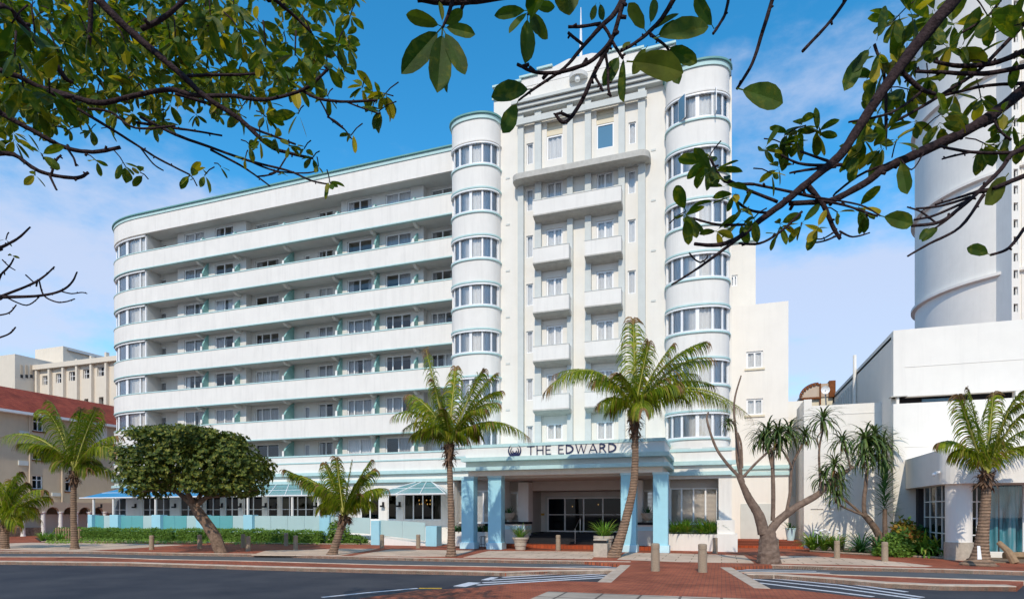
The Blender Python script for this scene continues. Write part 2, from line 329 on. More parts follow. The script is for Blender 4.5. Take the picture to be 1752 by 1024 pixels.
med_l = gp([(-600, 951), (0, 951.6), (150, 951.8), (276, 956), (440, 959), (661, 965.4), (880, 969), (1071, 972.5)])
med_lb = gp([(1056, 978), (943, 979.2), (865, 982), (842, 981.2), (661, 977.5), (440, 971.8), (221, 965), (0, 962.5), (-600, 961)], .06)
med_r = gp([(1266, 977.5), (1403, 980), (1432, 982.3), (1614, 988.7), (1752, 992.6)])
med_rb = gp([(1740, 1007), (1614, 1005.5), (1514, 1001), (1432, 993.8), (1324, 986), (1278, 985.5)], .06)
tag(MB().prism(med_l+med_lb, -.04, .115).build('traffic_island', 'brick'), kind='structure')
tag(MB().prism(med_r+med_rb, -.04, .115).build('traffic_island', 'brick'), kind='structure')
k = MB(); k.ribbon(med_lb[::-1], -.03, .14, .32); k.ribbon(med_l, -.03, .135, -.14)
k.ribbon(med_rb[::-1], -.03, .14, .4); k.ribbon(med_r, -.03, .135, -.14)
k.ribbon(gp(far_edge, 0), -.03, .135, .32); k.ribbon(gp(rt_edge[1:], 0), -.03, .135, .32)
k.ribbon(gp([(1079, 966), (1046, 995.5)]), -.03, .126, -.4); k.ribbon(gp([(1232, 969.5), (1290, 1005)]), -.03, .126, .4)
tag(k.build('kerb', 'kerb', bevel=.02), kind='structure')
# slip road: lighter worn asphalt sheet between pavement and island
s = MB(); s.prism(gp(far_edge, 0)+gp([(1071, 972.5), (880, 969), (661, 965.4), (440, 959), (276, 956), (150, 951.8), (0, 951.6), (-600, 951)], 0), -.03, .004)
s.prism(gp([(1232, 969.5), (1403, 974), (1614, 979.6), (1752, 984), (2300, 1003), (1752, 992.6), (1614, 988.7), (1403, 980), (1266, 977.5)], 0), -.03, .004)
tag(s.build('slip_road', 'asph2'), kind='structure')
P = [[(-60, 931), (55, 927.5), (201, 928.7), (314, 931.3), (230, 937), (140, 942), (0, 940), (-60, 940)],
     [(455, 941), (523, 939.6), (581, 937.7), (648, 937.9), (583, 949.5), (548, 950), (430, 948.6)],
     [(668, 939), (812, 941), (777, 951.2), (690, 951.2), (603, 949.8)], [(836, 941.5), (930, 942), (1028, 943), (1012, 955.6), (900, 954.5), (792, 952.8)],
     [(1070, 944.5), (1160, 946), (1273, 949.4), (1291, 962.8), (1160, 960.6), (1056, 956.4)],
     [(1326, 950), (1392, 950.8), (1480, 956), (1541, 961), (1596, 967.5), (1582, 969), (1480, 966.3), (1335, 963.2)]]
m = MB()
for p in P: m.prism(gp(p), .10, .124)
tag(m.build('paving_slabs', 'paver'), kind='structure')
tag(MB().prism(gp([(938, 1011), (1080, 1016.5), (1240, 1022), (1500, 1034), (1700, 1100), (760, 1100), (905, 1025)]), .10, .125).build('foreground_slabs', 'pavef'), kind='structure')
m = MB()
def stripe(pts, wd, z=.006):
    q = [G(x, y, 0) for x, y in pts]; m.ribbon([(a.x, a.y) for a in q], z-.004, z, wd)
for p in ([(797, 1003), (823, 996.2)],): stripe(p, .4)
for p in ([(818, 1000.5), (930, 994), (1048, 987)], [(828, 996.5), (940, 990.6), (1050, 983.2)], [(843, 991.8), (950, 986), (1052, 980.3)], [(862, 987.2), (1006, 978.8)], [(872, 983.8), (943, 979.4)]): stripe(p, .17)
stripe([(836, 991.8), (853, 987)], .25)
for p in ([(922, 970.2), (1074, 968.3)], [(1014, 972), (1069, 970.8)], [(1254, 973.2), (1397, 977)], [(1257, 975.5), (1420, 980)]): stripe(p, .12, .010)
for p in ([(1284, 985.5), (1432, 1000.2), (1574, 1021.2)], [(1344, 988.8), (1432, 996.0), (1547, 1011.8)], [(1284, 990), (1432, 1005.6), (1571, 1025)], [(1291, 996), (1432, 1013), (1490, 1020.3)]): stripe(p, .16)
stripe([(553, 1021.5), (640, 1012.5), (716, 1006)], .12)
tag(m.build('road_markings', 'paint'), kind='structure')
m = MB(); stripe([(716, 1006.3), (755, 1006.4)], .16, .007); tag(m.build('road_markings', 'ypaint'), kind='structure')
# planted bed soil in front of the terrace and the right wall
def bed(pts, z1=.16): return MB().prism(gp(pts), .05, z1)
tag(bed([(70, 927), (300, 927.4), (450, 929.5), (560, 931), (640, 931), (640, 921), (300, 919), (60, 920)]).build('flower_bed', 'soil'), kind='structure')
tag(bed([(1385, 943), (1432, 946.5), (1500, 950), (1560, 952.5), (1640, 957), (1700, 962), (1752, 963), (1900, 966), (1900, 938), (1640, 934), (1385, 937)], .17).build('flower_bed', 'ground'), kind='structure')
m = MB(); m.ribbon(gp([(1385, 943), (1432, 946.5), (1500, 950), (1560, 952.5), (1660, 957.5)]), .1, .2, .12); m.ribbon(gp([(70, 927), (300, 927.4), (450, 929.5), (560, 931), (640, 931)]), .1, .19, .12)
tag(m.build('bed_edging', 'kerb'), kind='structure')

# ------------------------------------------------------------------ hotel
YT, YW, YN, YFW, YP, YQ = 34.8, 36.0, 36.95, 37.5, 30.4, 33.6
hotel = thing('hotel', (-10, 36, .12), 'large white art deco hotel with curved bays, long balconies and a blue columned entrance', 'hotel')
def front(Y): return lambda u, z, d: (u, Y+d, z)
CST = {'n': 0}
def curtain_mb(X0, X1, Z0, Z1, Y):
    m = MB(); n = max(6, int((X1-X0)/.055)); ph = rnd.random()*6
    for i in range(n+1):
        x = X0+(X1-X0)*i/n; y = Y+.035*math.sin(i*1.25+ph)+.012*math.sin(i*.4)
        m.v += [(x, y, Z0), (x, y, Z1)]
    for i in range(n): a = 2*i; m.f.append((a, a+2, a+3, a+1))
    return m
def window(parent, name, X0, X1, Z0, Z1, Y, splits=(.5,), curt='full', fr=.07, cm='curtain', gm='glass', rows=(), dep=.07, lab=None):
    m = MB(); y0, y1 = Y+dep, Y+dep+.08
    m.box(X0, X0+fr, y0, y1, Z0, Z1).box(X1-fr, X1, y0, y1, Z0, Z1).box(X0+fr, X1-fr, y0, y1, Z0, Z0+fr).box(X0+fr, X1-fr, y0, y1, Z1-fr, Z1)
    for s in splits: x = X0+(X1-X0)*s; m.box(x-fr*.55, x+fr*.55, y0+.004, y1-.004, Z0+fr, Z1-fr)
    cuts = [X0+fr]+[X0+(X1-X0)*s for s in splits]+[X1-fr]
    for r in rows: z = Z0+(Z1-Z0)*r; m.box(X0+fr, X1-fr, y0+.012, y1-.012, z-.022, z+.022)
    f = m.build(name, 'frame', parent)
    if lab: f['label'] = lab
    MB().quad((X0+.03, Y+dep+.04, Z0+.03), (X1-.03, Y+dep+.04, Z0+.03), (X1-.03, Y+dep+.04, Z1-.03), (X0+.03, Y+dep+.04, Z1-.03)).build('pane', gm, f)
    a, b = X0+.03, X1-.03; spans = {'full': [(0, 1)], 'left': [(0, .55)], 'right': [(.5, 1)], 'gap': [(0, .4), (.62, 1)], 'sides': [(0, .22), (.8, 1)], 'none': []}[curt]
    for s0, s1 in spans: curtain_mb(a+(b-a)*s0, a+(b-a)*s1, Z0+.02, Z1-.02, Y+dep+.12).build('curtain', cm, f)
    return f
def rc(): return rnd.choice(['full', 'full', 'full', 'gap', 'left', 'right', 'full', 'none', 'sides'])
T = [ZP(772, y, YW) for y in (329.6, 404.4, 476.6, 551.25, 625.4, 699.8, 770)]
B = [ZP(772, y, YW) for y in (364.8, 438, 511.8, 586.4, 661.0, 735.6)]
RT, RB = ZP(772, 250.5, YW), ZP(772, 292, YW)
XR = XP(790, YW); XC = XP(235, YW); XL = XP(197, 38.5)
def wing_path(off=0):
    p = [(XR, YW-off)]; ax = XC-XL; by = 2.3
    for i in range(15):
        t = math.pi/2*i/14; p.append((XC-(ax+off)*math.sin(t)**.95, YW+by-(by+off)*math.cos(t)**.95 if i < 14 else YW+by))
    p.append((XL-off, 52)); return p
while min(PX(*q) for q in wing_path()) < 194.5: XL += .05
WP = wing_path()
inner_l = -1  # travel is right->left, so the outside is to the left of travel (negative thickness goes inward)
def band(name, z0, z1, th=.16, mt='white'): return MB().ribbon(WP, z0, z1, -th).build(name, mt, hotel)
def trim(parent, z0, z1, off=.05, mt='teal', th=.22): return MB().ribbon(wing_path(off), z0, z1, -th-off).build('trim', mt, parent)
par = band('roof_parapet', RB, RT-.28)
trim(par, RT-.28, RT-.04, .06); trim(par, RT-.04, RT+.05, .16, 'dteal', .3)
MB().prism(wing_path(-.16)+[(XR, 52)], RB+.02, RB+.2).build('roof', 'soffit', hotel)
MB().prism(wing_path(-.16)+[(XR, 52)], RT-.5, RT-.35).build('roof_deck', 'grey', hotel)
FIN = [(345, 357, 'n'), (399, 420, 'f'), (482, 503.5, 'f'), (574, 586, 'n'), (640.6, 649.5, 'n'), (708.5, 722, 'f')]
for i in range(6):
    b = band('balcony', B[i], T[i]-.03)
    trim(b, T[i]-.045, T[i]+.03, .035); trim(b, B[i]-.04, B[i]+.04, .03)
    MB().prism(wing_path(-.16)+[(XR, 39.6)], B[i]+.01, B[i]+.22).build('floor_slab', 'soffit', hotel)
    for a, c, kk in FIN:
        s = MB(); x = XP(c, YFW)+.05; s.box(x-.11, x+.11, YW+.5, YN, B[i]-.2, B[i]); s.extr([(YW+.17, B[i]), (YW+.5, B[i]-.2), (YW+.5, B[i])], lambda y, z, t, x=x: (x-.11+.22*t, y, z))
        s.build('bracket', 'white', hotel)
base = band('podium_band', 4.3, T[6]-.03)
trim(base, T[6]-.07, T[6]+.03, .05); trim(base, 5.62, 5.70, .05); trim(base, 4.72, 4.95, .22); trim(base, 4.16, 4.36, .22)
MB().prism(wing_path(-.16)+[(XR, 39.6)], 4.4, 4.8).build('floor_slab', 'soffit', hotel)
# recessed room walls
segs = [(261, 306, YFW), (306, 419, YN), (419, 586, YFW), (586, 722, YN), (722, 790, YFW)]
cols = [(272, 284, 's'), (315, 349, 'w'), (367.5, 399, 'w'), (437, 477, 'W'), (520, 530, 's'), (544, 570, 'w'), (594, 636.5, 'W'), (659.5, 703.5, 'W'), (737.5, 776, 'W')]
hd = ZP(738, 396, YFW)-T[1]
wi = 0
for (p0, p1, Y) in segs:
    X0, X1 = XP(p0, Y), XP(p1, Y); holes = []; wins = []
    for (a, b, t) in cols:
        if a < p0 or b > p1: continue
        xa, xb = XP(a, Y), XP(b, Y)
        for k in range(7):
            zf = (B[k] if k < 6 else 4.8)+.25; z1 = T[k]+hd+(-.15 if t == 's' else 0)-(.12 if k == 6 else 0); z0 = max(zf+.15, T[k]-.55)
            a2, b2 = xa, xb
            holes.append((a2, b2, z0, z1)); wins.append((a2, b2, z0, z1, t, k))
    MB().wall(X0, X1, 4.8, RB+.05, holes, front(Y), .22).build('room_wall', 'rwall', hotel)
    for a2, b2, z0, z1, t, k in wins:
        sp = () if t == 's' else ((.5,) if (k < 3 or t == 'w' or k == 6) else (.27, .63))
        window(hotel, 'small_window' if t == 's' else 'window', a2, b2, z0, z1, Y, sp, rc() if t != 's' else 'full', .085, cm='gcurt' if rnd.random() < .75 else 'curtain', gm='glass')
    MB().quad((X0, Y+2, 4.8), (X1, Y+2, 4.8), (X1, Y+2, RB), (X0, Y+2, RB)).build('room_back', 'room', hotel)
for p in (306, 419, 586, 722):
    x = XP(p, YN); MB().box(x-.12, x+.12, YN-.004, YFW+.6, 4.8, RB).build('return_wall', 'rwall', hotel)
x = XP(247, YW); x2 = XP(261, YFW)
MB().box(x-.2, x, YW+.25, YFW+.3, 4.8, RB).build('return_wall', 'rwall', hotel); MB().box(x2-.9, x2, YFW, YFW+.2, 4.8, RB).build('return_wall', 'rwall', hotel)
# stepped fins between rooms
def fin(px0, px1, zone, k):
    x = XP(px1, YFW if zone == 'f' else YN); Yb = YFW if zone == 'f' else YN; Yf = Yb-(1.12 if zone == 'f' else .62)
    z0 = B[k]+.22 if k < 6 else 4.8; zc = (RB if k == 0 else B[k-1]); zt = T[k]+.62 if k else T[k]+.45
    d = Yb-Yf
    if k == 0: pr = [(Yf, z0), (Yb, z0), (Yb, zt), (Yf+.1, zt), (Yf, zt-.12)]
    else: pr = [(Yf, z0), (Yb, z0), (Yb, zc)]+[(Yb-d*.06-d*.80*q/6, zc-.03-(zc-zt-.03)*(q/6)**1.25) for q in range(0, 7)]+[(Yf+.12, zt-.1), (Yf, zt-.16)]
    f = MB().extr(pr, lambda y, z, t: (x-.13+.13*t, y, z)).build('balcony_fin', 'fin', hotel)
    e = MB(); e.box(x-.145, x+.015, Yf-.05, Yf, z0, zt-.16); e.build('edge_cap', 'white', f)
for k in range(7):
    for a, b, zz in FIN: fin(a, b, zz, k)
# ground floor wall of the wing with dark terrace windows
gw = [(190, 228), (243, 290), (307, 334), (350, 376), (384, 407), (416, 448), (457, 474), (480, 536), (548, 565), (616, 648), (662, 678), (690, 755)]
holes = []
for a, b in gw: holes.append((XP(a, YW), XP(b, YW), 1.62 if a > 600 else .75, 3.35))
XRQ = XP(778, YW)
MB().wall(XC, XRQ+2, .12, 4.3, holes, front(YW+.02), .3).build('terrace_wall', 'white', hotel)
MB().ribbon(wing_path(-.03)[1:], .12, 4.3, -.3).build('terrace_wall', 'white', hotel)
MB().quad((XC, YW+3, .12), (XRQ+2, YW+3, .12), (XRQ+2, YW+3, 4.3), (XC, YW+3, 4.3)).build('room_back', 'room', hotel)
for (a, b), h in zip(gw, holes):
    n = max(1, round((h[1]-h[0])/.75)); window(hotel, 'terrace_window', *h, YW+.02, tuple(i/n for i in range(1, n)), 'sides' if a in (690, 480) else 'none', .07, cm='tancurt', gm='dglass', rows=(() if a > 600 else (.62,)))
for a in (174, 232, 300, 345, 380, 412, 455, 472, 542, 606, 656, 684):
    x = XP(a, YW); l = MB().box(x-.06, x+.06, YW-.08, YW+.02, 2.55, 2.85).box(x-.13, x+.13, YW-.26, YW-.08, 2.5, 2.62).build('wall_lamp', 'black', hotel)
# chandelier light seen in the right window
MB().lathe([(.01, 0), (.12, .05), (.06, .3), (.01, .5)], (XP(716, YW), YW+.9, 2.7), 10).build('chandelier', 'gold', hotel)
lm = bpy.data.materials.new('chandelier_bulb'); lm.use_nodes = True; e = lm.node_tree.nodes['Principled BSDF']; e.inputs['Emission Color'].default_value = (1, .45, .1, 1); e.inputs['Emission Strength'].default_value = 2.2
m = MB()
for q in range(8):
    aa = q*math.pi/4; m.lathe([(.005, 0), (.035, .03), (.035, .08), (.005, .12)], (XP(716, YW)+.4*math.cos(aa), YW+.9+.4*math.sin(aa), 2.65+.25*(q % 2)), 6)
m.build('bulbs', lm, hotel)
# far left end bay windows on the rounded corner + main bays
def bay_windows(pathf, t0, t1, n, z0, z1, parent, th=.2, opens=()):
    fr = MB(); g = MB(); c = MB()
    def P(t, o=0): return pathf(t, o)
    S = 4
    for j in range(n+1):
        t = t0+(t1-t0)*j/n; a = P(t, -.06); b = P(t, -.14); dt = (t1-t0)/n*.085
        a0, a1, b0, b1 = P(t-dt, -.05), P(t+dt, -.05), P(t-dt, -.14), P(t+dt, -.14)
        fr.prism([a0, a1, b1, b0], z0+.002, z1-.002)
    fine = [t0+(t1-t0)*i/(n*S) for i in range(n*S+1)]
    for za, zb in ((z0, z0+.08), (z1-.08, z1)): fr.ribbon([P(t, -.045) for t in fine], za, zb, -.1)
    for i in range(n*S):
        a, b = P(fine[i], -.1), P(fine[i+1], -.1); g.quad((*a, z0), (*b, z0), (*b, z1), (*a, z1))
    f = fr.build('bay_window', 'frame', parent); g.build('pane', 'glass', f)
    N_ = 90
    for i in range(N_+1):
        t = t0+(t1-t0)*i/N_; p = P(t, -.20+.03*math.sin(i*1.35)); c.v += [(*p, z0), (*p, z1)]
    for i in range(N_): c.f.append((2*i, 2*i+2, 2*i+3, 2*i+1))
    c.build('curtain', 'curtain', f); return f
def arcf(Xc, a, b, Y, e=2.35):
    def fn(t, o=0):   # t 0..1 from left to right
        th = math.pi*(1-t); c, s = math.cos(th), math.sin(th); c = math.copysign(abs(c)**(2/e), c); s = abs(s)**(2/e)
        return (Xc+(a+o)*c, Y-(b+o)*s)
    return fn
SILL = [23.03-2.83*k for k in range(7)]; WH = 1.37
def main_bay(Xr, Xl, Ylback, nm):
    Xc = (Xr+Xl)/2; a = (Xr-Xl)/2; f = arcf(Xc, a, 1.2, YT); S = 36
    ts = [i/S for i in range(S+1)]
    def path(o=0, t0=0, t1=1): 
        n = [t for t in ts if t0 <= t <= t1]; p = [f(t, o) for t in n]
        if t0 == 0: p = [(Xl-o, Ylback)]+p
        return p
    # travel left->right: outside is to the right, so thickness goes left (inward) positive
    tops = 26.1; zs = [(5.45, SILL[6])]+[(SILL[k]+WH, SILL[k-1] if k else tops-.3) for k in range(6, -1, -1)]
    m = MB()
    for z0, z1 in zs: m.ribbon(path(), z0, z1, .2)
    for k in range(7):
        m.ribbon(path(0, 0, .085), SILL[k], SILL[k]+WH, .2); m.ribbon(path(0, .93, 1), SILL[k], SILL[k]+WH, .2)
    w_ = m.build('bay', 'white', hotel, smooth=False)
    for k in range(7):
        MB().ribbon(path(.07), SILL[k]-.05, SILL[k]+.03, .24).build('sill', 'teal', w_)
        MB().ribbon(path(.06), SILL[k]+WH+.05, SILL[k]+WH+.14, .2).build('head_moulding', 'teal' if k else 'white', w_)
        bay_windows(lambda t, o=0: f(t, o), .085, .93, 6, SILL[k]+.03, SILL[k]+WH, hotel)
        MB().prism([f(t, -.25) for t in ts], SILL[k]-.5, SILL[k]-.4).build('bay_floor', 'soffit', w_)
    MB().ribbon(path(.07), tops-.3, tops-.05, .3).build('cap', 'teal', w_); MB().ribbon(path(.16), tops-.05, tops+.05, .4).build('cap', 'dteal', w_)
    MB().prism([f(t, -.15) for t in ts], tops-.4, tops-.3).build('bay_roof', 'grey', w_)
    return f
XLr = XP(857, YT); XLl = XLr-3.15
fL = main_bay(XLr, XLl, YW+.1, 'left')
XRr = XP(1248, YT); XRl = XRr-3.35
fR = main_bay(XRr, XRl, YT+.1, 'right')
# two casements standing open in the top right bay window
for t in (.33, .66):
    x, y = fR(t, 0); dx = .50 if t < .5 else -.42
    m = MB(); z0, z1 = SILL[0]+.08, SILL[0]+WH-.06
    def cs(u, z, d, x=x, y=y, dx=dx): return (x+dx*.55*u*(1 if t < .5 else -.2), y-.55*u-d*.0, z)
    p0 = Vector((x, y)); p1 = p0+Vector((.38 if t < .5 else .10, -.42)); dv = (p1-p0); 
    def bar(s0, s1, za, zb): a = p0+dv*s0; b = p0+dv*s1; m.ribbon([a, b], za, zb, .04)
    bar(0, .1, z0, z1); bar(.9, 1, z0, z1); bar(.1, .9, z0, z0+.06); bar(.1, .9, z1-.06, z1)
    f_ = m.build('open_casement', 'frame', hotel); a = p0+dv*.05; b = p0+dv*.95
    MB().quad((a.x, a.y-.02, z0), (b.x, b.y-.02, z0), (b.x, b.y-.02, z1), (a.x, a.y-.02, z1)).build('pane', 'reflglass', f_)
# wing corner bay windows (on the rounded end)
def cornf(t, o=0):
    th = math.pi/2*(1-t); ax = XC-XL-.12; xe = XP(246, YW)
    if t > .78: return (XC+(xe-XC)*(t-.78)/.22, YW+.12-o)
    th = math.pi/2*(1-t/.78); return (XC-(ax+o)*math.sin(th)**.95, YW+2.3-(2.18+o)*max(0, math.cos(th))**.95)
for k in range(7):
    za = T[k]-.02; zb = (RB if k == 0 else B[k-1]); bay_windows(cornf, .05, 1.0, 5, za, zb-.12, hotel)
    MB().ribbon([cornf(i/20, 0) for i in range(21)], zb-.12, zb+.02, .1).build('head_moulding', 'white', hotel)
# ---- tower
XA, XB_ = XP(845, YT), XP(1252, YT)
nrw = [(900.5, 912), (1074, 1087.5)]; big = [(934.8, 962.6), (1020.5, 1049.8)]
ZB = [ZP(912, y, 33.95) for y in (344, 425.5, 510, 593, 676.6)]
holes = []; wl = []
for a, b in big:
    for z in ZB: holes.append((XP(a, YT), XP(b, YT), z-.75, z+1.42)); wl.append((holes[-1], 'balcony_window', (.5,)))
    holes.append((XP(a, YT), XP(b, YT), ZP(a, 753, YT), ZP(a, 724 if a < 1000 else 720, YT))); wl.append((holes[-1], 'balcony_window', (.5,)))
for a, b in nrw:
    for k, z in enumerate(ZB+[ZB[4]-2.85]): holes.append((XP(a, YT), XP(b, YT), z-.1, z+1.22)); wl.append((holes[-1], 'narrow_window', ()))
hA = [(935.5, 962.5, 274.5, 207.5+2, 'tall'), (1020.5, 1050, 256, 189, 'tall')]
for a, b, y0, y1, _ in hA: holes.append((XP(a, YT), XP(b, YT), ZP(a, y0, YT), ZP(a, y1, YT))); wl.append((holes[-1], 'tall_window', ()))
for a, b, y0, y1 in ((901, 912.5, 282, 246), (1075.5, 1088, 247, 210)): holes.append((XP(a, YT), XP(b, YT), ZP(a, y0, YT), ZP(a, y1, YT))); wl.append((holes[-1], 'narrow_window', ()))
# entrance opening and flanking window openings in the portico back wall
xe0, xe1 = XP(905, YT), XP(1090, YT)
holes += [(xe0, xe1, .12, 3.42), (XP(868, YT), XP(886.5, YT), 1.6, 3.35), (XP(1099, YT), XP(1118, YT), 1.6, 3.35)]
ztop = ZP(845, 152, YT)
XM = XP(1141, YT); MB().wall(XM, XB_, .12, 25.7, [], front(YT), .25).build('tower_wall', 'warm', hotel); MB().wall(XA, XM, .12, ztop-.35, holes, front(YT), .25).build('tower_wall', 'warm', hotel)
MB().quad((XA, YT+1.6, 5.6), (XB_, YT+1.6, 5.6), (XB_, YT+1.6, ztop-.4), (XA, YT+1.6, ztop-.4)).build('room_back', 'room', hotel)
MB().box(XA, XB_, 44, 44.3, 5, 25.5).box(XA, XA+.25, YT+.25, 44, 5, ztop-.35).box(XB_-.25, XB_, YT+.25, 44, .12, 25.7).box(XM-.25, XM, YT+.25, 44, 25, ztop-.35).box(XM, XB_, YT+.25, 44, 25.4, 25.6).build('tower_side_wall', 'warm', hotel)
for h, nm, sp in wl:
    if nm == 'tall_window':
        zc = h[2]+(h[3]-h[2])*.63; L1 = h[1] > XP(1000, YT)
        fr = window(hotel, nm, h[0]-.0, h[1], h[2], zc, YT, (), 'full' if not L1 else 'none', .07, gm='glass' if not L1 else 'reflglass')
        m = MB()
        for q in range(3): z0 = zc+(h[3]-zc)*q/3; m.box(h[0], h[1], YT+.06+.03*q, YT+.15, z0+.03, z0+(h[3]-zc)/3)
        m.build('louvre', 'slat', fr)
    elif nm == 'narrow_window': window(hotel, nm, *h, YT, sp, 'full', .06)
    else: window(hotel, nm, *h, YT, sp, 'full', .1)
# pilasters
pil = [(885.6, 895.4), (914.7, 925.5), (970, 979.6), (1000.5, 1011), (1058, 1068.8), (1091.5, 1103.8)]
zl1 = ZP(873, 300, 33.9); zc0 = ZP(881, 197, 34.5); zc1 = ZP(883, 218, 34.6)
for a, b in pil: MB().box(XP(a, YT-.25), XP(b, YT-.25), YT-.25, YT, 5.5, zc0+.05).build('pilaster', 'grey', hotel)
# cornices and big ledge
xa, xb = XP(881, 34.3), XP(1134, 34.3)
for i in range(3): MB().box(xa-.1*i, xb+.1*i, YT-.38-.14*i, YT, zc0+.22*i, zc0+.17+.22*i).build('cornice', 'grey', hotel)
MB().box(XP(883, 34.4), XP(1106.5, 34.4), YT-.42, YT-.255, zc1-.02, zc1+.33).build('cornice', 'grey', hotel)
xa, xb = XP(873.5, 33.8), XP(1110.5, 33.8); r = .5
arc = [(xa, YT), (xa, YT-1+r)]+[(xa+r-r*math.cos(q*math.pi/10), YT-1+r-r*math.sin(q*math.pi/10)) for q in range(1, 6)]+[(xb-r+r*math.sin(q*math.pi/10), YT-1+r-r*math.cos(q*math.pi/10)) for q in range(0, 6)]+[(xb, YT)]
ld = MB().prism(arc, zl1-.36, zl1).build('canopy_ledge', 'ledge', hotel, bevel=.04)
# stepped parapet
xm = (XP(845, YT)+XP(1139, YT))/2+.25
prof = [(845, 152), (891, 145.5), (891, 137.5), (919, 129), (921, 121), (944, 116.5), (972, 101.5), (1000, 92)]
pr = [(XP(a, YT), ZP(a, y, YT)) for a, y in prof]; hw = xm-pr[0][0]
pts = [(x, z) for x, z in pr[:-1]]; pts2 = [(2*xm-x, z) for x, z in pts[::-1]]; poly = [(pr[0][0], ztop-.36)]+pts+pts2+[(2*xm-pr[0][0], ztop-.36)]
pp = MB().extr(poly, lambda a, b, t: (a, YT-.02+.5*t, b)).build('parapet', 'white', hotel)
for (i0, i1) in ((0, 1), (2, 3), (4, 5)):
    for x0, x1, z in ((pts[i0][0], pts[i1][0], max(pts[i0][1], pts[i1][1])), (2*xm-pts[i1][0], 2*xm-pts[i0][0], max(pts[i0][1], pts[i1][1]))):
        MB().box(x0-.06, x1+.06, YT-.14, YT+.5, z, z+.12).build('coping', 'teal', pp)
MB().box(pts[0][0]-.08, pts[0][0]+1.6, YT-.12, YT-.03, ztop-.75, ztop-.6).build('coping', 'teal', pp)
MB().box(xm-2.6, xm+2.6, YT+1.5, YT+3, ztop, ZP(1000, 88, YT)).build('plant_room', 'soffit', hotel)
fx = XP(990, YT); fz = ZP(990, 100, YT)
MB().tube([(fx, YT+.6, fz-.6), (fx, YT+.6, fz+1.5), (fx, YT+.6, ZP(990, 14, YT+.6))], [.11, .08, .02], 8).build('flagpole', 'frame', hotel)
MB().prism([(fx+.55*math.cos(q*math.pi/8), YT-.02-.55*math.sin(q*math.pi/8)) for q in range(9)], ZP(990, 131, YT-.3), ZP(990, 124, YT-.3)).build('lamp_hood', 'soffit', hotel)
MB().lathe([(.05, 0), (.14, .04), (.17, .25), (.12, .42)], (fx, YT-.3, ZP(990, 139, YT-.3)), 14).build('lamp', 'curtain', hotel)
# tower balconies
def balc(x0, x1, z):
    m = MB().box(x0, x1, 33.95, 34.05, z-.82, z).box(x0, x0+.1, 34.05, YT, z-.82, z).box(x1-.1, x1, 34.05, YT, z-.82, z).build('tower_balcony', 'white', hotel)
    s = MB(); s.extr([(33.92, z-.9), (33.92, z-.82), (YT, z-.82), (YT, z-1.12), (34.15, z-1.0)], lambda y, zz, t: (x0-.02+(x1-x0+.04)*t, y, zz)); s.build('slab', 'ledge', m)
    MB().box(x0-.02, x1+.02, 33.93, 34.07, z, z+.04).build('coping', 'grey', m)
balc(XP(912.5, 33.95), XP(1062.5, 33.95), ZB[0])
for z in ZB[1:]: balc(XP(912.2, 33.95), XP(973.2, 33.95), z); balc(XP(1000.5, 33.95), XP(1062.5, 33.95), z)
for k in range(6):
    for p in (869, 1118): x = XP(p, YT); MB().box(x-.13, x+.13, YT-.03, YT, SILL[k]-.55, SILL[k]-.45).build('wall_vent', 'grey', hotel)
# podium under the bays, both sides of the portico
def podium(x0, x1, hole, side):
    p = MB().wall(x0, x1, .12, 5.5, [hole], front(YQ), .25).build('podium_wall', 'white', hotel)
    MB().box(x0, x0+.25, YQ+.25, YT, .12, 5.5).build('podium_side', 'white', hotel); MB().box(x1-.25, x1, YQ+.25, YT+(4 if side else 1.2), .12, 5.5).build('podium_side', 'white', hotel)
    MB().box(x0, x1, YQ+.01, YT, 5.5, 5.58).build('podium_top', 'grey', hotel)
    for z0, z1, o in ((5.36, 5.5, .06), (4.62, 4.84, .2), (4.08, 4.28, .2)): MB().box(x0-(.2 if not side else 0), x1+(.2 if side else 0), YQ-o, YQ, z0, z1).build('trim', 'teal', hotel)
    return p
hR = (XP(1144, YQ), XP(1229.5, YQ), 1.05, ZP(1150, 819, YQ))
podium(XP(1137, YQ), XP(1252, YQ), hR, 1)
n_ = 4
window(hotel, 'planter_window', XP(1146, 34.3), XP(1228, 34.3), 1.45, ZP(1150, 834, 34.3), YQ+.65, (.25, .5, .75), 'none', .08, gm='glass')
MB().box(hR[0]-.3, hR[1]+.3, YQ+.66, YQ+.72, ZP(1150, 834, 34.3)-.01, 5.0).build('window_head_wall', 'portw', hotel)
m = MB(); z = 1.5; zt = ZP(1150, 836, 34.3)
while z < zt: m.quad((hR[0], YQ+.9, z), (hR[1], YQ+.9, z), (hR[1], YQ+.96, z+.055), (hR[0], YQ+.96, z+.055)); z += .07
m.build('blind', 'blind', hotel)
hL = (XP(777, YQ), XP(845, YQ), 1.05, ZP(800, 820, YQ))
podium(XP(771, YQ), XP(862, YQ), hL, 0)
window(hotel, 'planter_window', XP(779, 34.3), XP(843, 34.3), 1.45, ZP(800, 838, 34.3), YQ+.65, (.25, .5, .75), 'none', .08, gm='glass')
MB().box(hL[0]-.3, hL[1]+.3, YQ+.66, YQ+.72, ZP(800, 838, 34.3)-.01, 5.0).build('window_head_wall', 'portw', hotel)
m = MB(); z = 1.5
while z < zt: m.quad((hL[0], YQ+.9, z), (hL[1], YQ+.9, z), (hL[1], YQ+.96, z+.055), (hL[0], YQ+.96, z+.055)); z += .07
m.build('blind', 'wblind', hotel)
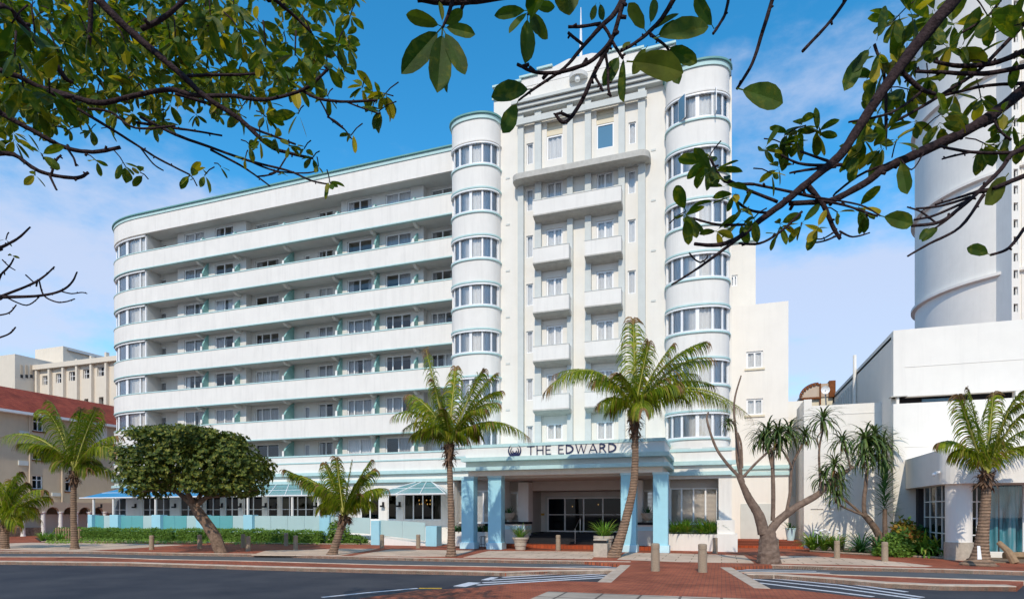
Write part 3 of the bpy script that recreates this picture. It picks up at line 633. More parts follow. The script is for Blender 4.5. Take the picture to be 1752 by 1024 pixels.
# planter boxes and the plinth at the corner
zpr = ZP(1180, 913, 32.7)
MB().box(XP(1140, 32.7), XP(1226, 32.7), 32.7, 32.85, .12, zpr).box(XP(1140, 32.7), XP(1226, 32.7), 32.85, YQ+.6, .12, zpr-.1).build('planter', 'white', hotel)
zpl = ZP(800, 909, 32.9)
MB().box(XP(779, 32.9), XP(846, 32.9), 32.9, 33.05, .12, zpl).box(XP(779, 32.9), XP(846, 32.9), 33.05, YQ+.6, .12, zpl-.1).build('planter', 'white', hotel)
MB().box(XP(1227, 32.6), XP(1257, 32.6), 32.6, 33.9, .12, ZP(1240, 889, 32.6)).box(XP(1226, 32.4), XP(1262, 32.4), 32.4, 34.2, .12, ZP(1240, 913, 32.4)).build('plinth', 'white', hotel)
# ---- portico
xa, xb = XP(797, YP), XP(1137, YP); xla, xlb = XP(788.5, 29.95), XP(1144, 29.95)
zt = ZP(797, 761.5, YP); 
roof = MB().box(xa, xb, YP, YT, 4.55, zt-.16).box(xa+.1, xb-.1, YP+.1, YT, 4.1, 4.55).build('portico_roof', 'white', hotel)
MB().box(xa-.03, xb+.03, YP-.04, YT, zt-.16, zt).build('coping', 'teal', roof)
MB().box(xla, xlb, 29.95, YT, 4.86, 5.06).build('ledge', 'teal', roof); MB().box(xla, xlb, 29.95, YT, 4.36, 4.55).build('ledge', 'teal', roof)
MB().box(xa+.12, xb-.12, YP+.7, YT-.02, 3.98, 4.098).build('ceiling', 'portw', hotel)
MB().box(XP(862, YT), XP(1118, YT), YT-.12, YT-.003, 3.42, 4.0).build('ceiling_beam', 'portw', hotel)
for a, b in ((789.4, 810), (834.9, 857.3), (1062, 1088), (1117.2, 1142.6)):
    X0, X1 = XP(a, 30.55), XP(b, 30.55)
    p = MB().box(X0, X1, 30.55, 31.15, .12, 4.0).build('column', 'blue', hotel, bevel=.01)
    MB().box(X0-.03, X1+.03, 30.52, 31.18, 4.0, 4.1).build('capital', 'bluep', p); MB().box(X0-.07, X1+.07, 30.48, 31.22, .12, .48).build('column_base', 'bluep', p, bevel=.01)
for a, b, w0, w1 in ((886.7, 904, 864, 898), (1089.5, 1099, 1085, 1119)):
    X0, X1 = XP(a, 33.9), XP(b, 33.9)
    MB().box(X0, X1, 33.9, YT, 1.58, 3.9).build('inner_pier', 'rwall', hotel)
    X0, X1 = XP(w0, 33.5), XP(w1, 33.5); zt2 = 1.56
    lw = MB().box(X0, X1, 33.5, YT, .3, 1.12).build('low_wall', 'rwall', hotel)
    MB().box(X0, X1, 33.47, YT, 1.12, 1.34).build('blue_band', 'bluep', lw); MB().box(X0, X1, 33.45, YT, 1.34, 1.44).build('coping', 'white', lw); MB().box(X0-.05, X1+.05, 33.40, YT, 1.44, zt2).build('top_slab', 'granite', lw)
for a, b in ((867, 886.5), (1099, 1118)):
    X0, X1 = XP(a, YT), XP(b, YT); window(hotel, 'shutter_window', X0, X1, 1.6, 3.35, YT, (), 'none', .07, gm='glass')
    m = MB(); z = 1.64
    while z < 3.3: m.quad((X0, YT+.14, z), (X1, YT+.14, z), (X1, YT+.2, z+.06), (X0, YT+.2, z+.06)); z += .075
    m.build('blind', 'blind', hotel)
YE = 37.4; FZ = .9
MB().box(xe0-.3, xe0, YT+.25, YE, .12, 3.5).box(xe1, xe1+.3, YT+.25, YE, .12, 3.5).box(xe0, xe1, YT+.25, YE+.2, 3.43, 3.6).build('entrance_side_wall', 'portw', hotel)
dx0, dx1 = XP(936, YE), XP(1066, YE); dz = ZP(1000, 850, YE)
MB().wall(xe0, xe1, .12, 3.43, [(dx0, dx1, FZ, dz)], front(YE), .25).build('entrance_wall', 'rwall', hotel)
MB().box(dx0-.12, dx1+.12, YE-.02, YE-.002, dz, dz+.1).box(dx0-.12, dx0, YE-.02, YE-.002, FZ, dz).build('door_surround', 'grey', hotel)
window(hotel, 'entrance_door', dx0, dx1, FZ, dz, YE, tuple((XP(p, YE)-dx0)/(dx1-dx0) for p in (966, 998, 1031)), 'none', .08, gm='dglass', rows=(.5,), lab='wide glazed entrance doors in white frames')
MB().box(dx0-1, dx1+1, YE+4, YE+4.1, .5, 3.5).box(dx0-1, dx1+1, YE+.25, YE+4, .7, .88).build('lobby', 'room', hotel)
for i, q in enumerate((.22, .5, .75)):
    x = dx0+(dx1-dx0)*q; MB().lathe([(.01, 0), (.03, .02), (.03, .06), (.01, .08)], (x+.4*i, YE+2.5, 2.5+.12*i), 8).build('lobby_lamp', lm, hotel)
MB().box(XP(917, YE), XP(925, YE), YE-.03, YE, ZP(920, 872, YE), ZP(920, 866, YE)).build('plaque', 'gold', hotel)
MB().box(XP(924.5, YE), XP(931.6, YE), YE-.03, YE, ZP(920, 881, YE), ZP(920, 877.3, YE)).build('plaque', 'gold', hotel)
MB().box(XP(920, YE), XP(922.6, YE), YE-.03, YE, ZP(920, 881, YE), ZP(920, 877.3, YE)).build('intercom', 'black', hotel)
st = MB(); nst = 4; y0 = 33.7
for i in range(nst): st.box(xe0, xe1, y0+.33*i, y0+.33*(i+1)+.0, .3, .3+(FZ-.3)*(i+1)/nst)
st.box(xe0, xe1, y0+.33*nst, YE, .3, FZ); st.build('entrance_steps', 'granite', hotel)
MB().box(XP(858, 32.4), XP(1145, 32.4), 32.4, y0+3, .12, .298).build('brick_landing', 'bricks', hotel)
m = MB()
for x in (XP(903, 34.4), ): m.tube([(x, 33.6, .35), (x, 33.6, 1.25), (x, 34.9, 1.9), (x, 34.9, .95)], .025, 8)
m.build('handrail', 'black', hotel)
m = MB(); x = XP(984, 33.6); m.tube([(x, 33.6, .35), (x, 33.6, 1.2), (x, 34.9, 1.8), (x, 34.9, .95)], .022, 8); m.build('handrail', 'steel', hotel)
# ---- lettering THE EDWARD (strokes) and the crescent emblem on the portico front
ys = YP-.05
def stroke(m, a, b, wd): 
    a = Vector(a); b = Vector(b); d = (b-a).normalized(); n = Vector((-d.y, d.x))*wd/2
    m.extr([tuple(a-n), tuple(b-n), tuple(b+n), tuple(a+n)], lambda u, z, t: (u, ys+.045*t, z))
def arcpts(cx, cz, rx, rz, a0, a1, n=14): return [(cx+rx*math.cos(R(a0+(a1-a0)*i/n)), cz+rz*math.sin(R(a0+(a1-a0)*i/n))) for i in range(n+1)]
GL = {'T': (.86, [((0, .95), (.86, .95), .085), ((.43, 0), (.43, .94), .13)]), 'H': (.8, [((.07, 0), (.07, 1), .13), ((.73, 0), (.73, 1), .13), ((.07, .52), (.73, .52), .085)]),
 'E': (.62, [((.07, 0), (.07, 1), .13), ((.1, .955), (.6, .955), .09), ((.1, .52), (.54, .52), .085), ((.1, .045), (.62, .045), .09)]),
 'W': (1.2, [((.03, 1), (.32, 0), .12), ((.32, 0), (.6, .95), .07), ((.6, .95), (.88, 0), .12), ((.88, 0), (1.17, 1), .07)]),
 'A': (.92, [((.03, 0), (.46, 1), .07), ((.46, 1), (.89, 0), .13), ((.2, .34), (.72, .34), .075)]),
 'R': (.72, [((.07, 0), (.07, 1), .13), ((.36, .48), (.7, 0), .12)]), 'D': (.85, [((.07, 0), (.07, 1), .13)])}
tx0, tx1 = XP(901.5, ys), XP(1054.5, ys); zb = ZP(905, 777.7, ys); ht = ZP(905, 762.2, ys)-zb
word = 'THE EDWARD'; gap = .20; tot = sum((GL[c][0] if c != ' ' else .38)+gap for c in word)-gap; sc = (tx1-tx0)/tot; x = tx0
for c in word:
    if c == ' ': x += (.38+gap)*sc; continue
    wd, sts = GL[c]; m = MB()
    for a, b, t in sts: stroke(m, (x+a[0]*sc, zb+a[1]*ht), (x+b[0]*sc, zb+b[1]*ht), t*ht*.85)
    arcs = []
    if c == 'D': arcs = [(.08, .5, .74, .455, -90, 90)]
    if c == 'R': arcs = [(.1, .73, .5, .235, -90, 90)]
    for cx_, cz_, rx, rz, a0, a1 in arcs:
        o = arcpts(x+cx_*sc, zb+cz_*ht, rx*sc+.02, rz*ht+.035, a0, a1); i_ = arcpts(x+cx_*sc, zb+cz_*ht, (rx-.13)*sc+.0, (rz*ht-.045), a0, a1)
        for j in range(len(o)-1): m.extr([o[j], o[j+1], i_[j+1], i_[j]], lambda u, z, t: (u, ys+.044*t, z))
    m.build('letter', 'navy', hotel); x += (wd+gap)*sc
ex, ez, er = XP(880.3, ys), ZP(880, 770.5, ys), .37
m = MB()
for r0, thk, op in ((1.0, .42, 52), (.66, .36, 46), (.34, .30, 20)):
    o = arcpts(ex, ez-(1-r0)*er*.15, r0*er, r0*er, 180-op+0, 360+op, 30); i_ = arcpts(ex, ez-(1-r0)*er*.15+er*thk*.34, (r0*er-thk*er*.36), (r0*er-thk*er*.36), 180-op, 360+op, 30)
    for j in range(30): m.extr([o[j], o[j+1], i_[j+1], i_[j]], lambda u, z, t: (u, ys+.044*t, z))
m.build('emblem', 'navy', hotel)
# ---- terrace platform, glass canopies
tp = [(XP(128, 33.0), 33.0), (XP(560, 33.0), 33.0), (XP(640, 34.0), 33.6), (XP(640, 34), YW), (XP(128, 33), YW)]
MB().prism(tp, .12, .62).build('terrace_floor', 'white', hotel)
MB().extr([(XP(560, 33.3), .12), (XP(752, 33.3), .12), (XP(752, 33.3), .16), (XP(560, 33.3), .7)], lambda a, b, t: (a, 33.3+2.6*t, b)).build('ramp', 'white', hotel)
def glass_roof(p0, p1, mt, hl, hr, nm='glass_canopy'):
    yb, yt = 33.6, YW-.25; zb, zt = 3.27, 4.12
    A = Vector((XP(p0, yb), yb, zb)); D = Vector((XP(p1, yb), yb, zb)); B_ = Vector((A.x+(2.0 if hl else 0), yt, zt)); C = Vector((D.x-(2.0 if hr else 0), yt, zt))
    m = MB(); m.quad(A, D, C, B_)
    if hr: m.quad(D, (D.x, yt, zb), C)
    if hl: m.quad(A, B_, (A.x, yt, zb))
    g = m.build(nm, mt, hotel); r = MB(); n = int((D.x-A.x)/1.3) if mt != 'bcanopy' else 2
    for i in range(n+1): r.tube([A.lerp(D, i/n)+Vector((0, 0, .02)), B_.lerp(C, i/n)+Vector((0, 0, .02))], .028, 5)
    if mt == 'bcanopy': r = MB()
    r.tube([A, D], .045, 6); r.tube([A.lerp(B_, .5), D.lerp(C, .5)], .02, 5)
    if hr:
        r.tube([D, (D.x, yt, zb)], .04, 5)
        for q in (.33, .66): r.tube([D.lerp(Vector((D.x, yt, zb)), q), C], .025, 5)
    r.build('canopy_frame', 'frame', g)
glass_roof(136, 350, 'bcanopy', 1, 0); glass_roof(350.5, 546, 'canopy', 0, 1); glass_roof(636, 761.5, 'canopy', 1, 1)
for p in (160, 194, 266, 342, 424, 500, 545): x = XP(p, 33.7); MB().box(x-.06, x+.06, 33.66, 33.78, .62, 3.3).build('canopy_post', 'white', hotel)
# ---- right rear block
YBk = 40.0; zbk = ZP(1300, 519.5, YBk); x0, x1 = XP(1246, YBk), XP(1349, YBk)
hs_ = [(XP(1277, YBk), XP(1305.5, YBk), ZP(1290, 629.5, YBk), ZP(1290, 600.5, YBk)), (XP(1277, YBk), XP(1305.5, YBk), ZP(1290, 709.5, YBk), ZP(1290, 681.5, YBk))]
MB().wall(x0, x1, .12, zbk, hs_, front(YBk), .3).build('block_wall', 'hall', hotel)
MB().box(x0, x1, YBk+1.5, YBk+1.6, 3, zbk-.1).build('room_back', 'room', hotel); MB().box(x1-.3, x1, YBk+.3, 50, .12, zbk).box(x0, x1, YBk+.3, 50, zbk-.3, zbk-.1).build('block_side', 'hall', hotel)
for h in hs_: window(hotel, 'block_window', *h, YBk, (.5,), 'full', .1); MB().box(h[0]-.1, h[1]+.1, YBk-.08, YBk+.05, h[2]-.12, h[2]-.003).build('sill', 'slat', hotel)
for y0_, y1_ in ((802, 796), (813, 806.5)): MB().box(x0, x1+.03, YBk-.15, YBk, ZP(1290, y0_, YBk), ZP(1290, y1_, YBk)).build('trim', 'teal', hotel)
MB().box(XP(1267, YBk), XP(1321, YBk), YBk-.05, YBk, .5, ZP(1290, 861, YBk)).build('service_door', 'grey', hotel, bevel=.01)
m = MB()
for i in range(3): m.box(XP(1263, 36.0)+.0, XP(1373, 37), 36.6+.35*i, 36.6+.35*(i+1), .12, .12+.125*(i+1))
m.box(XP(1263, 36.0), XP(1373, 37), 37.65, YBk, .12, .494); m.build('side_steps', 'bricks', hotel)
Yr = 45; xr0, xr1 = XP(1244, Yr), XP(1293, Yr); zr = ZP(1280, 413, Yr)
hw_ = [(XP(1249.5, Yr), XP(1262, Yr), ZP(1255, 489.5, Yr), ZP(1255, 470.5, Yr))]
MB().wall(xr0, xr1, 4, zr, hw_, front(Yr), .3).build('rear_wall', 'warm', hotel); window(hotel, 'rear_window', *hw_[0], Yr, (.5,), 'full', .1)
MB().box(xr0, xr1+.1, Yr-.15, Yr+.3, zr, zr+.2).box(xr1-.3, xr1, Yr+.3, 52, 4, zr).build('rear_coping', 'teal', hotel)
# ------------------------------------------------------------------ terrace balustrade
YB = 33.0
piers = [(150, 157), (187.5, 201.5), (259, 274), (335, 349.5), (416, 431), (546, 563.5)]
bal = thing('glass_balustrade', (XP(340, YB), YB, .12), 'frosted green glass balustrade between sky blue piers along the hotel terrace', 'balustrade')
pz = ZP(340, 880, YB); prev = None
for a, b in piers:
    x0, x1 = XP(a, YB), XP(b, YB)
    MB().box(x0, x1, YB, YB+.62, .5, pz).build('pier', 'blue', bal, bevel=.01)
    if prev:
        n = max(2, round((x0-prev)/1.3)); 
        for i in range(n):
            u0 = prev+(x0-prev)*i/n+.01; u1 = prev+(x0-prev)*(i+1)/n-.01
            MB().box(u0, u1, YB+.25, YB+.27, .62, pz-.06).build('glass_panel', 'frostg' if i < n*.4 and prev < XP(430, YB) else 'frost', bal)
    prev = x1
MB().box(XP(150, YB), XP(563, YB), YB+.05, YB+.5, .12, .60).build('plinth', 'white', bal)
rb = thing('glass_balustrade', (XP(640, YB), YB, .12), 'frosted glass balustrade sloping down the ramp to a low sky blue pier', 'balustrade')
MB().box(XP(634.5, 32.4), XP(648.5, 32.4), 32.4, 33.0, .12, ZP(640, 890, 32.4)).build('pier', 'blue', rb, bevel=.01)
MB().box(XP(728, 32.2), XP(747, 32.2), 32.2, 32.9, .12, ZP(740, 899.3, 32.2)).build('pier', 'blue', rb, bevel=.01)
def slp(a, b, za, zb_, zc, zd, Y): 
    MB().extr([(XP(a, Y), za), (XP(b, Y), zb_), (XP(b, Y), zd), (XP(a, Y), zc)], lambda u, z, t: (u, Y+.03*t, z)).build('glass_panel', 'frost', rb)
slp(566, 633, .92, .78, pz-.1, pz-.18, 32.8); slp(650, 688, .72, .58, 1.66, 1.60, 32.6); slp(688.5, 727, .58, .42, 1.60, 1.52, 32.6)
MB().extr([(XP(650, 32.5), .12), (XP(728, 32.5), .12), (XP(728, 32.5), .24), (XP(650, 32.5), .6)], lambda u, z, t: (u, 32.5+.3*t, z)).build('plinth', 'white', rb)
MB().tube([(XP(600, 32.3), 32.3, .5), (XP(616, 32.3), 32.3, .42), (XP(617, 32.3), 32.3, .12)], .025, 6).build('rail', 'black', rb)

# ------------------------------------------------------------------ right hall building
YLW, YH_, YCA = 37.5, 35.1, 29.4
hall = thing('hall', (8, 36, .12), 'white modern hall with a round column under a projecting canopy and a slot window', 'building')
xl, xr = XP(1375.5, YLW), XP(1510, YLW); zw = ZP(1389, 694, YLW)
hp = [(XP(1387, YLW), XP(1409, YLW), .45, ZP(1400, 870, YLW)), (XP(1419, YLW), XP(1460.5, YLW), .45, ZP(1440, 869, YLW))]
MB().wall(xl, xr, .12, zw, hp, front(YLW), .06).build('front_wall', 'hall', hall); MB().box(xl, xr, YLW+.06, YLW+.3, .12, zw-.01).build('wall_panel', 'hall', hall)
MB().box(xl, XP(1389, YLW), YLW-.001, 41, zw-.005, ZP(1380, 683, YLW)).build('corner_pier', 'hall', hall)
MB().box(xl, xl+.3, YLW+.3, 41.5, .12, zw).build('side_wall', 'hallg', hall)
MB().box(xl-.06, xr, YLW-.02, YLW, zw-.55, zw-.5).build('groove', 'hallg', hall)
MB().box(XP(1346, 41.6), XP(1385, 41.6), 41.6, 42, .12, ZP(1355, 686, 41.6)).build('link_wall', 'hall', hall)
MB().box(XP(1356, 41.5), XP(1364, 41.5), 41.5, 41.6, ZP(1355, 849, 41.5), ZP(1355, 769, 41.5)).build('recess', 'grey', hall)
XH = XP(1528.5, YH_); zt = ZP(1529, 565, YH_); zs0, zs1 = ZP(1540, 690, YH_), ZP(1540, 678.5, YH_)
xe = XP(1980, YH_)
MB().box(XH, xe, YH_, YH_+.4, zs1, zt).build('upper_wall', 'hall', hall); MB().box(XH, xe, YH_, YH_+.4, .12, zs0).build('lower_wall', 'hall', hall)
MB().box(XP(1738, YH_), XP(1756, YH_), YH_+.02, YH_+.4, zs0, zs1).build('slot_pier', 'hall', hall); MB().box(XH+.15, XP(1539, YH_), YH_+.05, YH_+.4, zs0, zs1).build('slot_pier', 'hall', hall)
MB().box(XH+.2, xe, YH_+.9, YH_+1, zs0-.2, zs1+.2).build('slot_window', 'room', hall)
MB().box(XP(1584, YH_), XP(1650, YH_), YH_+.6, YH_+.7, zs0+.12, zs0+.26).build('slot_glazing', 'reflglass', hall)
MB().box(XH-.12, XH+.6, YH_-.08, YH_+.4, zs1, zs1+.05).build('slot_ledge', 'ledge', hall)
MB().box(XH+.5, xe, YH_-.02, YH_, zt-1.9, zt-1.88).box(XH+.5, xe, YH_-.02, YH_, zs0-2.2, zs0-2.185).build('groove', 'hallg', hall)
# long side wall with an arched louvred recess
Yend = YPX(1404, XH)
ya, yb = YPX(1458, XH), YPX(1424, XH)
def sd_(u, z, d): return (XH+d, u, z)
sw = MB(); zr0 = ZX(1458, 694, XH); za = ZX(1458, 657, XH); zb2 = ZX(1434, 680, XH)
sw.extr([(YH_+.4, .12), (Yend, .12), (Yend, zt), (YH_+.4, zt)], lambda y, z, t: (XH+.35*t, y, z)); sw.build('side_wall', 'hallg', hall)
m = MB().extr([(ya, zr0-2), (yb+3, zr0-2), (yb+1.5, zb2-.8), (yb, zb2), (ya+(yb-ya)*.55, za-.35), (ya, za)], lambda y, z, t: (XH-.05+.045*t, y, z)); lv = m.build('louvre_recess', 'soffit', hall)
m = MB(); n = 9
for i in range(n+1): y = ya+(yb-ya)*i/n; m.box(XH-.12, XH-.055, y, y+.1, zr0-2, za-(za-zb2+.1)*(i/n)**1.3)
m.build('louvre', 'grey', lv)
yp_ = YPX(1466, XH); MB().tube([(XH-.12, yp_, 8), (XH-.12, yp_, ZX(1466, 607, XH))], .11, 10).build('vent_pipe', 'hall', hall)
MB().box(XH, xe, YH_+.4, Yend, zt-.35, zt-.2).build('flat_roof', 'grey', hall)
# canopy with rounded corner, side glazing and round column
xc0 = XP(1617, YCA); rr = .9
path = [(xc0, YH_+.0), (xc0, YCA+rr)]+[(xc0+rr-rr*math.cos(q*math.pi/16), YCA+rr-rr*math.sin(q*math.pi/16)) for q in range(1, 9)]+[(xe, YCA)]
zc0_, zc1_ = ZP(1625, 826.5, YCA), ZP(1625, 766, YCA)
MB().prism(path+[(xe, YH_)], zc0_, zc1_).build('entrance_canopy', 'hall', hall)
cxx = XP(1640, YCA+.75); MB().lathe([(.50, .12), (.50, .85), (.47, .852), (.47, zc0_)], (cxx, YCA+.75, 0), 40).build('round_column', 'hall', hall, smooth=False)
MB().lathe([(.515, .12), (.515, .86)], (cxx, YCA+.75, 0), 40).build('column_base', 'pot', hall)
# side grid window (faces left) and front glazing
xs = xc0+.35
def grid(fn, u0, u1, z0, z1, nu, nz, nm, bm='frame', gm='dglass', fr=.05):
    f = MB()
    def b(a0, a1, c0, c1, d0=0, d1=.08):
        p = [fn(a0, c0, d0), fn(a1, c1, d1)]; f.box(min(p[0][0], p[1][0]), max(p[0][0], p[1][0]), min(p[0][1], p[1][1]), max(p[0][1], p[1][1]), c0, c1)
    for i in range(nu+1): u = u0+(u1-u0)*i/nu; b(u-fr/2, u+fr/2, z0, z1)
    for j in range(nz+1): z = z0+(z1-z0)*j/nz; b(u0, u1, z-fr/2, z+fr/2, .008, .072)
    o = f.build(nm, bm, hall); MB().quad(fn(u0, z0, .04), fn(u1, z0, .04), fn(u1, z1, .04), fn(u0, z1, .04)).build('pane', gm, o); return o
grid(lambda u, z, d: (xs+d, u, z), YPX(1581, xs), YPX(1622, xs), .5, zc0_, 4, 4, 'grid_window', 'grey')
YG = YCA+1.9
grid(lambda u, z, d: (u, YG+d, z), XP(1655, YG), XP(1688, YG), .4, zc0_, 2, 4, 'glazing'); grid(lambda u, z, d: (u, YG+d, z), XP(1689, YG), xe, .4, zc0_, 6, 1, 'glazing', fr=.04, gm='glass')
m = MB(); n = 160; xa_, xb_ = XP(1690, YG), xe
for i in range(n+1): x = xa_+(xb_-xa_)*i/n; y = YG+.35+.09*math.sin(i*.55)+.05*math.sin(i*1.3); m.v += [(x, y, .3), (x, y, zc0_)]
for i in range(n): m.f.append((2*i, 2*i+2, 2*i+3, 2*i+1))
m.build('reflection_sheet', 'trefl', hall, smooth=True)  # wavy sheet added behind the glass to carry the painted reflections
MB().box(xs+.1, xe, YH_-.4, YH_-.02, .12, zc0_).box(xs+2.2, xs+2.3, YG+.3, YH_, .12, zc0_).build('interior_wall', 'room', hall)
MB().box(xs, xe, YG, YG+.15, .12, .4).build('sill_wall', 'hall', hall)
cm_ = MB().box(xc0-.16, xc0+.0, YCA+.6, YCA+.7, zc1_-.98, zc1_-.9).build('security_camera', 'frame', hall)
MB().lathe([(.02, 0), (.09, .05), (.09, .12), (.03, .16)], (xc0-.2, YCA+.62, zc1_-1.12), 12).build('camera_dome', 'frame', cm_)
# ------------------------------------------------------------------ rooftop vent and dish behind the hall
Yv = 52
vt = thing('roof_vent', (XP(1385, Yv), Yv, 8), 'brown barrel roofed plant room with rusty edges above the low white wall', 'plant room')
va, vb = XP(1370, Yv), XP(1425, Yv); z0 = ZP(1380, 694, Yv); z1 = ZP(1380, 680, Yv); zz = ZP(1400, 656, Yv)
MB().box(va+.35, vb, Yv+.1, Yv+6, z0-1, z1).build('body', 'slat', vt)
pr = [(va+(vb-va)*.55*(1-math.cos(q*math.pi/16)), z1+(zz-z1)*math.sin(q*math.pi/16)) for q in range(9)]+[(vb, zz), (vb, z1)]
MB().extr(pr, lambda x, z, t: (x, Yv+6*t, z)).build('barrel_roof', 'brown', vt)
rs = mat('rust', (.22, .07, .02), .9, var=.4, vs=6); M['rust'] = rs
pr2 = [(x-.12*(1-i/9), z+.1) for i, (x, z) in enumerate(pr[:9])]
mm = MB(); 
for i in range(8): mm.extr([pr2[i], pr2[i+1], (pr2[i+1][0]+.1, pr2[i+1][1]-.22), (pr2[i][0]+.2, pr2[i][1]-.2)], lambda x, z, t: (x, Yv-.1+.12*t, z))
mm.box(XP(1402, Yv), XP(1404.5, Yv), Yv-.1, Yv, z1-.6, zz+.02).box(va+.1, XP(1404, Yv), Yv-.15, Yv, z1-.15, z1).build('rusty_edge', rs, vt)
MB().box(XP(1418, Yv), XP(1429, Yv), Yv-.2, Yv+1, zz-1.1, zz+.15).build('chimney_box', rs, vt)
ds = thing('satellite_dish', (XP(1411, 50), 50, ZP(1411, 669, 50)), 'small white satellite dish beside the brown barrel roof', 'satellite dish')
c_ = Vector((XP(1412, 50), 50, ZP(1412, 667, 50))); m = MB(); rg = 6; n = 20
for j in range(rg+1):
    r = .30*j/rg
    for q in range(n): a = 2*math.pi*q/n; m.v.append((c_.x+r*math.cos(a), c_.y-.12*(r/.3)**2, c_.z+r*math.sin(a)))
for j in range(rg):
    for q in range(n): a = j*n+q; b = j*n+(q+1) % n; m.f.append((a, b, b+n, a+n))
m.build('reflector', 'frame', ds, smooth=True); MB().tube([c_, c_+Vector((.1, .3, -1.2))], .05, 6).build('mast', 'steel', ds)
# ------------------------------------------------------------------ round tower block far right
DT = 64.0; rt = 11.2
rtw = thing('round_tower', (0, 0, 0), 'tall round white tower with projecting ring ledges behind the hall', 'tower')
ctr = AT(1748, 878, DT+rt*.55); cxy = (ctr.x, ctr.y)
def rpx(px): return px
lim = math.atan((1565-CX)/F)
dist = math.hypot(cxy[0], cxy[1]); ang = math.atan((1748-CX)/F); 
rt = dist*math.sin(ang-lim)
vd = Vector((-cxy[0], -cxy[1])).normalized()
fr_pt = Vector(cxy)+vd*rt; ffw = FW(fr_pt.x, fr_pt.y)
zring = lambda py: H+(YH-py)/F*ffw
MB().lathe([(rt, 0), (rt, 62)], (*cxy, 0), 200).build('drum', 'hall', rtw)
sp = zring(284)-zring(462); zr_ = zring(462)
for k in range(-1, 4): MB().lathe([(rt-.05, 0), (rt+.42, .12), (rt+.42, .42), (rt-.05, .5)], (*cxy, zr_+sp*k-.2), 160).build('ring_ledge', 'hall', rtw)
# attached stair shaft with small windows
sx0 = AT(1731, 878, ffw-.5); ex = Vector((CS, SN, 0)); ey = Vector((-SN, CS, 0))
hw2 = ffw*13/F
def shaft(u, z, d): p = sx0+ex*u+ey*d; return (p.x, p.y, z)
fwS = ffw-.5; hs2 = []; y = 548
while y > -60:
    z1_ = H+(YH-y)/F*fwS; hs2.append((hw2*.25, hw2*.82, z1_-.85, z1_)); y -= 28.8
st_ = MB().wall(0, hw2, 0, 60, hs2, shaft, .5); st_.build('stair_shaft', 'hall', rtw)
m = MB().quad(shaft(0, 0, .45), shaft(hw2, 0, .45), shaft(hw2, 60, .45), shaft(0, 60, .45)); m.build('dark_room_sheet', 'room', rtw)  # near-black sheet behind the openings in place of unlit rooms
for h in hs2:
    f = MB(); 
    for a, b, c, d_ in ((h[0], h[0]+.08, h[2], h[3]), (h[1]-.08, h[1], h[2], h[3]), (h[0], h[1], h[2], h[2]+.08)): f.quad(shaft(a, c, .2), shaft(b, c, .2), shaft(b, d_, .2), shaft(a, d_, .2))
    f.build('window', 'frame', rtw)
m = MB(); q0, q1 = shaft(hw2+.6, 0, .4), shaft(hw2+14, 0, .4); q2, q3 = shaft(hw2+14, 0, 12), shaft(hw2+.6, 0, 12)
m.prism([q0[:2], q1[:2], q2[:2], q3[:2]], 0, 60); m.prism([shaft(0, 0, .5)[:2], shaft(hw2+.6, 0, .5)[:2], shaft(hw2+.6, 0, 8)[:2], shaft(0, 0, 8)[:2]], 0, 59.9); m.build('slab_block', 'hall', rtw)
# ------------------------------------------------------------------ far left cream building
YC = 56.0; bk = thing('office_block', (XP(60, YC), YC, 0), 'cream office block with fluted facade and rooftop box behind the red roof', 'building')
z1 = ZP(25, 605, YC); xa, xb = XP(-200, YC), XP(25.5, YC)
Yc2 = YPX(63, xb)
MB().box(xa, xb, YC, 75, 0, z1).build('stair_block', 'cream', bk)
m = MB()
for p in (37, 45.5, 53.5): y = YPX(p, xb); m.box(xb, xb+.03, y-.16, y+.16, ZX(p, 645, xb), ZX(p, 624, xb))
m.build('slot_window', 'beige', bk)
m = MB()
for p in (37, 45.5, 53.5): y = YPX(p, xb); m.box(xb, xb+.05, y-.16, y+.16, ZX(p, 646, xb), ZX(p, 640.5, xb))
m.build('slot_glass', 'room', bk)
z2 = ZP(63, 626, Yc2); xw0, xw1 = XP(62, Yc2), XP(330, Yc2)
wn = [(72.5, 85, 658.5, 641.5), (95.5, 108, 655, 637.5), (118, 131.5, 651.5, 634), (142, 155.5, 647.5, 630), (166.5, 181, 643.5, 625.5)]
holes = [(XP(a, Yc2), XP(b, Yc2), ZP(a, c, Yc2), ZP(b, d, Yc2)) for a, b, c, d in wn]
lo = [(XP(a, Yc2), XP(b, Yc2), ZP(a, 699, Yc2), ZP(a, c, Yc2)) for a, b, c in ((144, 151, 682), (169, 177, 679))]
MB().wall(xw0, xw1, 0, z2, holes+lo, front(Yc2), .5).build('facade', 'cream', bk); MB().box(xw0, xw1, Yc2+.5, Yc2+.7, 0, z2-.1).build('room_back', 'room', bk)
for h in holes: 
    m = MB(); w2 = h[1]-h[0]; hh = h[3]-h[2]
    for q in (0, .22, .62, .97): m.box(h[0]+w2*q, h[0]+w2*q+.07, Yc2+.2, Yc2+.28, h[2], h[3])
    for q in (0, .5, .95): m.box(h[0], h[1], Yc2+.21, Yc2+.27, h[2]+hh*q, h[2]+hh*q+.07)
    m.build('window', 'frame', bk)
for p in (65.5, 87, 110.5, 134, 158.5, 184, 205): x = XP(p, Yc2); MB().box(x, x+.35, Yc2-.45, Yc2, 0, ZP(p, 632-(p-63)*.235, Yc2)).build('rib', 'cream', bk)
MB().box(xw0, xw1, Yc2-.6, Yc2-.002, ZP(63, 634, Yc2), z2).build('parapet', 'cream', bk)
xb2 = XP(108, Yc2+5); MB().box(XP(60, Yc2+5), xb2, Yc2+5, Yc2+14, z2-1, ZP(108, 591.5, Yc2+5)).build('rooftop_box', 'cream', bk)
